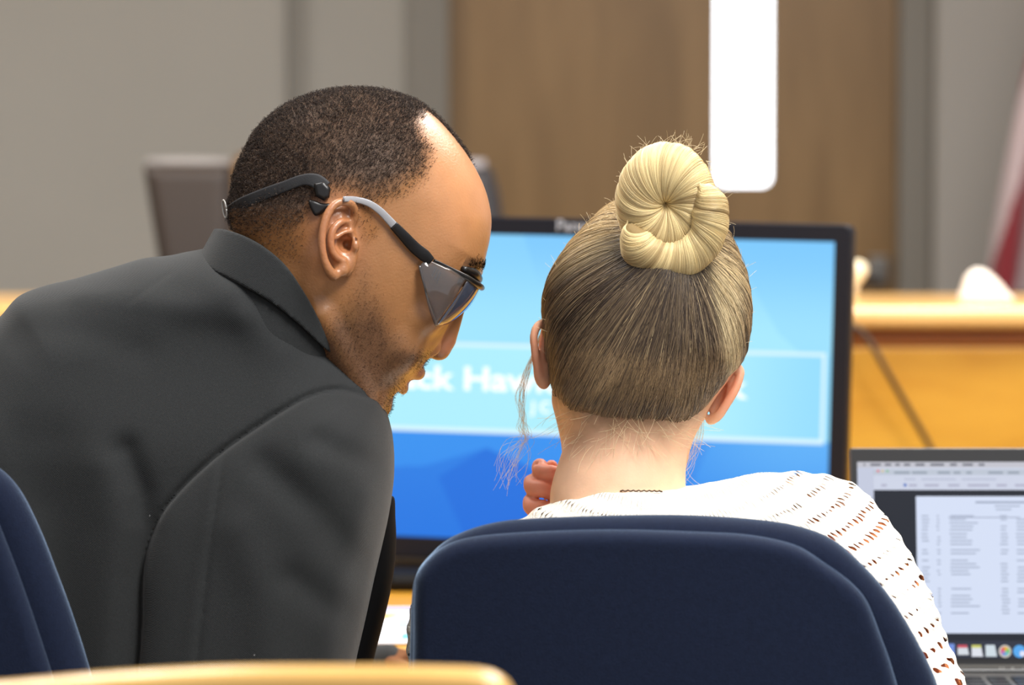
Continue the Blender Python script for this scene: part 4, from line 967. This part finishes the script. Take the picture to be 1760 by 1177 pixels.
# face on the far side
G.ell((1100, 640, 170), (96, 130, 70), 30, rot=8); G.ell((1070, 752, 200), (34, 24, 30), 20)
G.chain([(1118, 570, 236), (1112, 600, 252), (1106, 632, 266)], [10, 11, 13], 10); G.ell((1104, 636, 262), (19, 13, 14), 8)
G.ell((1160, 575, 226), (28, 16, 20), 10, 'cut', rot=8); G.ell((1065, 560, 226), (28, 16, 20), 10, 'cut', rot=8); G.ell((1160, 577, 214), (18, 15, 18), 4); G.ell((1065, 562, 214), (18, 15, 18), 4)
G.chain([(1070, 676, 222), (1096, 682, 238), (1124, 688, 222)], [4, 7, 4], 6); G.chain([(1072, 688, 220), (1093, 694, 236), (1120, 697, 220)], [4, 8, 4], 6); G.chain([(1066, 682, 228), (1094, 688, 248), (1128, 694, 228)], 2, 2, 'cut')
# ears
G.chain([(948, 640, 60), (931, 652, 46), (924, 628, 38), (919, 598, 32), (918, 574, 32), (926, 558, 38), (940, 556, 52)], [12, 11, 8, 7, 7, 7.5, 10], 6)
G.ell((938, 608, 52), (13, 46, 18), 8); G.ell((943, 598, 34), (7, 30, 10), 5, 'cut')
G.ell((935, 656, 46), (11, 14, 9), 6)
G.chain([(1254, 640, 66), (1268, 632, 48), (1275, 640, 38), (1266, 668, 30), (1250, 694, 28), (1236, 714, 32), (1224, 722, 40)], [10, 8, 7.5, 7.5, 8, 9, 9], 6)
G.ell((1246, 676, 50), (15, 46, 18), 8, rot=22); G.ell((1238, 682, 36), (8, 30, 12), 5, 'cut', rot=22)
# hand raised to the face: fingers curl above the shoulder line
for k, (x, y, r_) in enumerate(((929, 806, 14.5), (915, 834, 15), (914, 868, 15.5), (918, 902, 14))):
    z = 150-6*k
    G.chain([(x, y, z), (x-2+5, y+9, z-14), (x+24, y+12, z-22), (x+48, y+22, z-2)], [r_, r_+.5, r_, r_+2], 3.0)
G.caps((972, 852, 150), (985, 905, 150), 30, 30, 12); G.chain([(950, 806, 176), (957, 826, 172), (975, 850, 168)], [11, 12, 15], 4)
G.caps((985, 905, 150), (975, 960, 130), 27, 26, 10)
# torso and arms continue the same body
D1 = 3.0
slope = lambda X, Y: (22-(np.clip(Y, 820, 1300)-850)*.42).astype(np.float32)
wslope = lambda X, Y: slope(X, Y)
top_ = [(960, 858), (935, 868), (906, 884), (880, 900), (838, 915), (774, 955), (727, 1000), (706, 1045), (702, 1090), (704, 1140), (715, 1250), (750, 1440), (1000, 1500), (1400, 1500), (1660, 1460), (1712, 1370), (1680, 1250), (1652, 1175), (1618, 1090), (1592, 1010), (1560, 945), (1525, 890), (1488, 845), (1452, 824), (1400, 813), (1350, 811), (1290, 817), (1225, 828), (1180, 835), (1130, 831), (1080, 829), (1030, 835), (990, 844)]
Xb, Yb = np.meshgrid(G.x, G.y, indexing='ij')
Rt = lambda X, Y: (104-76*np.exp(-((X-1075)**2/150**2+(Y-845)**2/60**2))).astype(np.float32)
G.inflate(None, 137, Rt, wslope, k=10, sd=poly_sd(Xb, Yb, smooth_poly(top_, 5))-9)
# dimples: nail beds
G.ell((922, 798, 137), (6, 7, 4), 2, 'cut')
V, F = G.mesh(); V = relax(V, F, 1)
Nw = normals(V, F); Nw = Nw if (Nw*(V-V.mean(0))).sum() > 0 else -Nw
colw = np.tile(np.array(lin((236, 190, 156))), (len(V), 1))
ear_glow = np.maximum(np.exp(-((V[:, 0]-925)**2/24**2+(V[:, 1]-608)**2/62**2)), np.exp(-((V[:, 0]-1258)**2/32**2+(V[:, 1]-672)**2/62**2)))  # ears backlit by the monitor: that orange glow is painted into the skin
colw = bl(colw, lin((232, 138, 104)), np.clip(ear_glow*1.1, 0, .9))
colw = bl(colw, lin((222, 140, 112)), (V[:, 0] < 992)*sstep(V[:, 1], 770, 790)*sstep(V[:, 2], 60, 90)*.9)
colw = bl(colw, lin((205, 160, 128)), sstep(760-V[:, 1], -40, 30)*.5)
colw = bl(colw, lin((190, 90, 90)), np.exp(-((V[:, 0]-1094)**2/30**2+(V[:, 1]-686)**2/12**2))*(V[:, 2] > 200)*.9)
colw = bl(colw, lin((232, 150, 96)), sstep(V[:, 1], 850, 880)*(V[:, 0] > 960))
def hairline(V):
    """>0 inside the hair; by direction seen from behind"""
    x, y, z = V[:, 0], V[:, 1], V[:, 2]
    low_ = np.interp(x, [930, 950, 985, 1040, 1100, 1160, 1205, 1235, 1262, 1290], [600, 668, 700, 716, 724, 722, 700, 660, 628, 600])
    low_ = low_-np.clip(z-30, 0, 300)*.55
    d = low_-y
    d = np.minimum(d, 215-z+ (560-y)*.35)
    return d
hl_ = hairline(V)+fnoise(V, .2, 91)*9
colw = bl(colw, lin((150, 118, 90)), sstep(hl_, -34, 6)*(V[:, 1] < 790)*.8*(1-np.clip(ear_glow*1.6, 0, 1)))
headW, headWF = V, F
skin_l = skin_mat('fair_skin', .5, .12, 500, .15, .4)
woman = empty('person', W(1150, 900, D0)); woman.location.z = 0
tag(woman, 'blonde woman with a high hair bun and white crochet top, seen from behind', 'person')
Va = WA(headW, D0); put('body', np_mesh('body', Va, outward(Va, headWF), colw), woman, skin_l)
# crochet top
gs = Grid((650, 780, -440), (1760, 1540, 220), 5.5)
Rs = lambda X, Y: (104-76*np.exp(-((X-1075)**2/150**2+(Y-845)**2/60**2))).astype(np.float32)
gs.inflate(smooth_poly(top_, 5), 146, Rs, slope)
V, F = gs.mesh(); V = relax(V, F, 2)
Nn = normals(V, F); Nn = Nn if (Nn*(V-V.mean(0))).sum() > 0 else -Nn
# pattern coordinates follow the drape: rows run down the arm
cx_, cy_ = 1130.0, 700.0
dX = V[:, 0]-cx_; dY = V[:, 1]-cy_
rr = np.hypot(dX*.62, dY); tt = np.arctan2(dX*.62, dY)
opn = np.clip(sstep(V[:, 0], 1290, 1400)+.35*sstep(V[:, 1], 850, 868)*(V[:, 0] < 1040), 0, 1)
pat = np.stack([tt*20, rr/30.0, V[:, 2]/40], 1)
V = V+Nn*(np.sin(rr/30*2*math.pi)*1.6+fnoise(V, .12, 4)*1.2)[:, None]
m, N, L, B = new_mat('white_crochet'); a = N.new('ShaderNodeAttribute'); a.attribute_name = 'pat'
sx = N.new('ShaderNodeSeparateXYZ')
nn = N.new('ShaderNodeTexNoise'); nn.inputs['Scale'].default_value = 1.3; L.new(a.outputs['Vector'], nn.inputs['Vector'])
va = N.new('ShaderNodeVectorMath'); va.operation = 'MULTIPLY_ADD'; va.inputs[1].default_value = (.5, .5, .5); L.new(nn.outputs['Color'], va.inputs[0]); L.new(a.outputs['Vector'], va.inputs[2]); L.new(va.outputs[0], sx.inputs[0])
def M_(op, x, y=None, z=None):
    n = N.new('ShaderNodeMath'); n.operation = op
    for i, q in enumerate((x, y, z)):
        if q is None: continue
        if hasattr(q, 'is_linked'): L.new(q, n.inputs[i])
        else: n.inputs[i].default_value = q
    return n.outputs[0]
row = M_('FRACT', sx.outputs['Y']); ry = M_('ABSOLUTE', M_('SUBTRACT', row, .5))
cell = M_('FRACT', M_('ADD', M_('MULTIPLY', sx.outputs['X'], 2.3), M_('MULTIPLY', M_('FLOOR', sx.outputs['Y']), .37))); rx = M_('ABSOLUTE', M_('SUBTRACT', cell, .5))
dd = M_('ADD', M_('POWER', M_('MULTIPLY', rx, 3.8), 2.0), M_('POWER', M_('MULTIPLY', ry, 4.2), 2.0))
n2 = N.new('ShaderNodeTexNoise'); n2.inputs['Scale'].default_value = .55; L.new(a.outputs['Vector'], n2.inputs['Vector'])
ao = N.new('ShaderNodeAttribute'); ao.attribute_name = 'openness'
thr = M_('MULTIPLY', M_('MULTIPLY', M_('SUBTRACT', n2.outputs['Fac'], .37), 3.2), ao.outputs['Fac'])
hole = M_('LESS_THAN', dd, thr)
al = M_('SUBTRACT', 1.0, hole); L.new(al, B.inputs['Alpha'])
B.inputs['Base Color'].default_value = lin((250, 244, 230))+(1,); B.inputs['Roughness'].default_value = .9; B.inputs['Specular IOR Level'].default_value = .2
hgt = M_('MINIMUM', dd, 1.4); n3 = N.new('ShaderNodeTexNoise'); n3.inputs['Scale'].default_value = 6; n3.inputs['Detail'].default_value = 3; L.new(a.outputs['Vector'], n3.inputs['Vector'])
b = N.new('ShaderNodeBump'); b.inputs['Strength'].default_value = .6; b.inputs['Distance'].default_value = .0025; L.new(M_('ADD', hgt, n3.outputs['Fac']), b.inputs['Height']); L.new(b.outputs['Normal'], B.inputs['Normal'])
Vw = WA(V, D0); put('crochet_top', np_mesh('crochet_top', Vw, outward(Vw, F), attrs={'pat': pat, 'openness': opn}), woman, m)
crochet = m
# necklace
P = [(1085+122*math.sin(t), 846-16*math.cos(t), 34-122*math.cos(t)) for t in np.linspace(-.18, .42, 40)]
P = [(x+.8*math.sin(i*1.3), y+9+.8*math.cos(i*1.3), z) for i, (x, y, z) in enumerate(P)]
V, F = tube(np.array(P), 1.4, 6); put('necklace', mesh_np('necklace', WA(V, D0), F), woman, mat('necklace_dark', (90, 74, 60), .35, .7))
legs(woman, W(1150, 900, D0)[0], 2.98, mat('trouser_blue', (50, 56, 76), .8), mat('shoe_tan', (120, 90, 60), .5), zs=.58)
# ---- hair
bvh_w = BVHTree.FromPolygons([tuple(v) for v in headW], [tuple(int(i) for i in f) for f in headWF])
Cc = np.array([1112.0, 540.0, 62.0])
g = Grid((900, 300, -200), (1320, 780, 300), 3.2)
g.inflate(hps, rbf([(1113, 420, 189), (1113, 560, 194), (1113, 720, 154)], 80), Rw, wcen)
pts3 = np.stack(np.meshgrid(g.x, g.y, g.z, indexing='ij'), -1).reshape(-1, 3)
hl = (hairline(pts3)+fnoise(pts3, .12, 61)*7).reshape(g.f.shape); g.f = np.maximum(g.f, -hl*.2); del pts3
Vc, Fc = g.mesh(); Vc = relax(Vc, Fc, 2)
capc = np.tile(np.array(lin((66, 54, 44))), (len(Vc), 1)); capc = bl(capc, lin((196, 156, 122)), 1-sstep(hairline(Vc)+fnoise(Vc, .16, 77)*12, 4, 46)); Vw = WA(Vc, D0)
capm = skin_mat('hair_underlayer', .7, 0, 300, .8, .2)
hairo = put('hair', np_mesh('hair', Vw, outward(Vw, Fc), capc), woman, capm)
bvh_c = BVHTree.FromPolygons([tuple(v) for v in Vc], [tuple(int(i) for i in f) for f in Fc])
def radial(dirs, off):
    out = np.empty_like(dirs)
    for i, d in enumerate(dirs):
        h = bvh_c.ray_cast(Vector(Cc+d*400), Vector(-d), 390)
        r = (np.array(h[0])-Cc)@d if h[0] is not None else 0
        if r < 100:
            h = bvh_w.ray_cast(Vector(Cc+d*260), Vector(-d), 250); r = (np.array(h[0])-Cc)@d if h[0] is not None else 175
        out[i] = Cc+d*(r+off[i])
    return out
tmat = strand_mat('blonde_hair', .38, .5)
NS, K = 13000, 13
Bt = np.array([1158.0, 432, -70]); bdir = (Bt-Cc)/np.linalg.norm(Bt-Cc)
Nc = normals(Vc, Fc); inside = hairline(Vc)
inside = inside+fnoise(Vc, .16, 77)*13; mask = (inside > 0) & (np.linalg.norm(Vc-Cc, axis=1) > 120) & (Vc[:, 2] < 175)
edge_w = np.where(inside < 30, 6.0, 1.0)*mask; pk = rng.choice(len(Vc), NS, p=edge_w/edge_w.sum())
root = Vc[pk]+rng.normal(size=(NS, 3))*np.where(inside[pk] < 25, 7.0, 2.5)[:, None]; rd = root-Cc; rd /= np.linalg.norm(rd, axis=1)[:, None]
clump = rng.integers(0, 260, NS)
jit = rng.normal(size=(NS, 3))*.035; tdir = bdir[None]+jit; tdir /= np.linalg.norm(tdir, axis=1)[:, None]
tt_ = np.linspace(0, 1, K); om = np.arccos(np.clip((rd*tdir).sum(1), -1, 1))[:, None]
A = np.sin((1-tt_)[None]*om)/np.sin(om); Bc = np.sin(tt_[None]*om)/np.sin(om)
dirs = A[..., None]*rd[:, None]+Bc[..., None]*tdir[:, None]
# sideways sweep: strands bow, those on the left more
side = np.cross(rd, tdir); side /= np.linalg.norm(side, axis=1)[:, None]+1e-9
bow = (.07*np.sign(side@np.array([0, 0, 1.0]))*0+rng.normal(size=NS)*.05+.10*fnoise(rd*100, .05, 12))
dirs += side[:, None]*(np.sin(tt_*math.pi)[None]*bow[:, None])[..., None]
dirs /= np.linalg.norm(dirs, axis=2)[..., None]
offs = (rng.uniform(0.2, 3.4, NS)[:, None]+np.zeros(K)[None])+3.0*fnoise(rd*100, .35, 21)[:, None]+2.0*fnoise(rd*100, 1.3, 22)[:, None]; offs[:, 0] = -1.5; offs[:, 1] *= .6
PS = radial(dirs.reshape(-1, 3), offs.ravel()).reshape(NS, K, 3)
# colour: brown roots near the nape and the back, ash blonde streaks, pale left crown and right side
x = root[:, 0]; y = root[:, 1]
ns1 = fnoise(rd*100, .35, 31); ns2 = fnoise(rd*100, 1.1, 32); rnd = rng.random(NS)
ns3 = fnoise(rd*100, 2.2, 33); fl_ = np.clip(.20+.55*ns1+.75*ns2+.8*ns3+.25*(rnd-.5), 0, 1)
dark = np.array(lin((62, 50, 42))); midc = np.array(lin((132, 112, 86))); bld = np.array(lin((226, 202, 156)))
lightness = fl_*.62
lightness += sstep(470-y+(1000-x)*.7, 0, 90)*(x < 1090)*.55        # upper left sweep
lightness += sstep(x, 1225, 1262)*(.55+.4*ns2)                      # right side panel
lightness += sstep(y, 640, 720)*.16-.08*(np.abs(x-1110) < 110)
lightness = np.clip(lightness+(rnd-.5)*.18, 0, 1)
tint = np.where(lightness[:, None] < .5, dark+(midc-dark)*(lightness[:, None]*2), midc+(bld-midc)*(lightness[:, None]*2-1))
T3 = np.repeat(tint[:, None], K, 1)
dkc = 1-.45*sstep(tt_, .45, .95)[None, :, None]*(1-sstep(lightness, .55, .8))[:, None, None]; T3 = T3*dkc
ne = (1-sstep(inside[pk], 12, 60))[:, None, None]*np.array([.8, .6, .42, .25, .12]+[0]*(K-5))[None, :, None]; T3 = T3*(1-ne)+np.array(lin((190, 158, 122)))*ne
pj = fnoise(rd*100, 1.6, 71)[:, None]+.6*rng.normal(size=(NS, 1))*.5
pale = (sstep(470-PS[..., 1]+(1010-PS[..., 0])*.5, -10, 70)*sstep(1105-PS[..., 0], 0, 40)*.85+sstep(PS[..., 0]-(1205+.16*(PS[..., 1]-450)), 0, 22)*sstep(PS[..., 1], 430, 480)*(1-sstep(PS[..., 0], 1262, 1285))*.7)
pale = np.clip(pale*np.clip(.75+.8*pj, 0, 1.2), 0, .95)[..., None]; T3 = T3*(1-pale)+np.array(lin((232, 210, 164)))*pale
rad = np.array([.00004, .00010, .00017]+[.00021]*(K-4)+[.00016])
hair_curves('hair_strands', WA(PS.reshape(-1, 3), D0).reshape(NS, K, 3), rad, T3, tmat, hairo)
# fine strands that carry the hairline down onto the nape
S = []; tn = []
for k in range(4200):
    x = rng.uniform(958, 1218); yl = np.interp(x, [950, 985, 1040, 1100, 1160, 1205, 1235], [668, 700, 716, 724, 722, 700, 660]); y = yl+abs(rng.normal())*17-10
    h = bvh_w.ray_cast(Vector((x, y, -400)), Vector((0, 0, 1)))
    if h[0] is None: continue
    d0 = np.array(h[0])-Cc; r0 = np.linalg.norm(d0); d0 /= r0; e = bdir+rng.normal(size=3)*.12; e /= np.linalg.norm(e); o_ = math.acos(np.clip(d0@e, -1, 1)); pts = []
    for t in np.linspace(0, rng.uniform(.16, .34), 6):
        q = (math.sin((1-t)*o_)*d0+math.sin(t*o_)*e)/math.sin(o_); pts.append(q)
    S.append(pts); l_ = rng.random(); tn.append(np.array(lin((92, 74, 58)))*(1-l_)+np.array(lin((176, 148, 110)))*l_)
S = np.array(S); n_ = len(S); off = np.linspace(-1, 3.5, 6)[None]+rng.uniform(0, 2, (n_, 1)); PS2 = radial(S.reshape(-1, 3), off.ravel()).reshape(n_, 6, 3)
hair_curves('nape_strands', WA(PS2.reshape(-1, 3), D0).reshape(n_, 6, 3), np.array([.00006, .0001, .00014, .00016, .00016, .0001]), np.array(tn), tmat, hairo)
# ---- bun: a thick coil with a second turn under it
BC = np.array([1140.0, 350.0, -95.0])
tilt = np.array([0.0, .35, -1.0]); tilt /= np.linalg.norm(tilt)   # faces the camera, a little upwards is -y
ex = np.array([1.0, 0, 0]); ey = np.cross(tilt, ex); ey /= np.linalg.norm(ey)
def coil(u, v, Rm, rm, c, ax=(1, 1.1), flat=.9):
    """u along the coil, v round the section (v = 0 faces outwards)"""
    cu, su = np.cos(u), np.sin(u)
    radial_ = cu[..., None]*ex*ax[0]+su[..., None]*ey*ax[1]
    return c+radial_*(Rm+rm*np.cos(v))[..., None]+tilt*(rm*np.sin(v)*flat)[..., None]
def bun_part(name, Rm, rm, c, u0, u1, n_s, parent, tw, ax=(1, 1.1), vr=(-.6, 3.5), spiral=0.0, dark_=.0):
    """core + strands"""
    nu_, nv_ = 60, 22; uu = np.linspace(u0, u1, nu_); vv = np.linspace(0, 2*math.pi, nv_, endpoint=False); U_, V_ = np.meshgrid(uu, vv, indexing='ij')
    endt = np.sqrt(np.clip(np.minimum((U_-u0), (u1-U_))/.5, .02, 1)) if u1-u0 < 6.2 else np.ones_like(U_)
    Rr_ = Rm+spiral*(U_-u0)
    V3 = coil(U_, V_, Rr_, (rm-2.5)*endt, c, ax).reshape(-1, 3)
    F3 = [(i*nv_+j, i*nv_+(j+1) % nv_, (i+1)*nv_+(j+1) % nv_, (i+1)*nv_+j) for i in range(nu_-1) for j in range(nv_)]
    Vw = WA(V3, D0); o = put(name, np_mesh(name, Vw, outward(Vw, np.array(F3)), np.tile(np.array(lin((150, 126, 84))), (len(Vw), 1))), parent, capm)
    kk = 12; us = rng.uniform(u0, u1, n_s); t = np.linspace(0, 1, kk); vs = vr[0]+(vr[1]-vr[0])*t
    U2 = us[:, None]+tw*(t-.3)[None]+rng.normal(size=(n_s, 1))*.02+.06*np.sin(us*9)[:, None]*t[None]; V2 = np.broadcast_to(vs[None], U2.shape)+rng.normal(size=(n_s, 1))*.05
    U2 = np.clip(U2, u0-.05, u1+.05) if u1-u0 < 6.2 else U2
    en = np.sqrt(np.clip(np.minimum((U2-u0), (u1-U2))/.5, .02, 1)) if u1-u0 < 6.2 else 1.0
    lay_ = fnoise(np.stack([np.cos(us)*50, np.sin(us)*50, us*0], 1), .28, 44)[:, None]*1.8
    S3 = coil(U2, V2, Rm+spiral*(U2-u0), (rm+rng.uniform(-2.5, 1.2, (n_s, 1))+lay_)*en, c, ax)
    q = fnoise(np.stack([np.cos(us)*50, np.sin(us)*50, us*0], 1), .35, 45)+.5*fnoise(np.stack([np.cos(us)*50, np.sin(us)*50, us*0], 1), 1.2, 46)
    lt_ = np.clip(.74+.55*q+(rng.random(n_s)-.5)*.35-dark_, 0, 1)[:, None]
    tn = np.array(lin((148, 116, 72)))*(1-lt_)+np.array(lin((246, 224, 168)))*lt_
    hair_curves('bun_strands', WA(S3.reshape(-1, 3), D0).reshape(n_s, kk, 3), np.array([.00019]*(kk-1)+[.0001]), tn, tmat, o)
    return o
bun = bun_part('hair_bun', 44, 42, BC, 0, 2*math.pi, 6200, woman, .75, ax=(.98, 1.2), vr=(-.5, 3.35))
bun_part('bun_coil', 68, 31, BC+np.array([6, 26, -26]), -3.0, .75, 3600, bun, .6, ax=(1.0, 1.14), vr=(-1.2, 2.8))
# fly-away hairs
S = []
def fly(p0, d, L_, curl, n_=9):
    p = np.array(p0, float); d = np.array(d, float); d /= np.linalg.norm(d); out = [p.copy()]; c1 = rng.normal(size=3)*curl
    for i in range(n_-1): d = d+c1*L_/n_*.02; d /= np.linalg.norm(d); p = p+d*L_/(n_-1); out.append(p.copy())
    return out
for k in range(230):      # bun and crown
    t = rng.uniform(0, 2*math.pi); e = np.array([math.cos(t), math.sin(t)*1.12]); p = np.array([1150+88*e[0], 352+98*e[1], -80+rng.uniform(-20, 40)])
    if p[1] > 420: continue
    S.append(fly(p-np.array([e[0], e[1], 0])*6, (e[0]+rng.normal()*.9, e[1]+rng.normal()*.9, rng.normal()*.6), rng.uniform(8, 34), 1.2))
for k in range(160):
    i = rng.integers(0, len(hps)); q = hps[i]
    if q[1] > 640: continue
    o_ = q-np.array([1113, 540]); o_ /= np.linalg.norm(o_); S.append(fly((q[0]-o_[0]*4, q[1]-o_[1]*4, 60+rng.normal()*40), (o_[0]*.6+rng.normal()*.5, o_[1]*.6-.6+rng.normal()*.4, rng.normal()*.5), rng.uniform(8, 30), 1.0))
for k in range(26):       # left side lock in front of the ear
    S.append([np.array(p)+rng.normal(size=3)*np.array([2+i*.8, 2, 3]) for i, p in enumerate(smooth_poly([(936, 560, 110), (912, 625, 105), (896, 680, 100), (897, 725, 100), (905, 752, 100), (885+rng.normal()*14, 790+rng.normal()*14, 100), (872+rng.normal()*22, 850+rng.normal()*22, 100)], 2, False))][:12])
S = [s_ for s_ in S]
def resample(s_, n_=9):
    s_ = np.array(s_); t = np.linspace(0, len(s_)-1, n_); return np.stack([np.interp(t, np.arange(len(s_)), s_[:, i]) for i in range(3)], 1)
for k in range(14):       # right nape wisps
    S.append(smooth_poly([(1215, 700, 90), (1200+rng.normal()*8, 770, 95), (1180+rng.normal()*10, 815+rng.normal()*8, 95), (1150+rng.normal()*40, 850+rng.normal()*14, 90)], 3, False))
for k in range(110):      # nape baby hairs
    x = rng.uniform(958, 1200); y = rng.uniform(700, 770); h = bvh_w.ray_cast(Vector((x, y, -400)), Vector((0, 0, 1)))
    if h[0] is None: continue
    p = np.array(h[0])+np.array([0, 0, -1]); dx = (x-1075)/130
    S.append(fly(p, (dx*1.3+rng.normal()*.3, .45+rng.normal()*.25, -.06), rng.uniform(16, 60), .35))
S = np.array([resample(s_) for s_ in S]); tn = np.array(lin((236, 214, 170)))[None]*rng.uniform(.75, 1.05, (len(S), 1))
hair_curves('flyaway_hairs', WA(S.reshape(-1, 3), D0).reshape(len(S), -1, 3), .00009, tn, tmat, hairo)
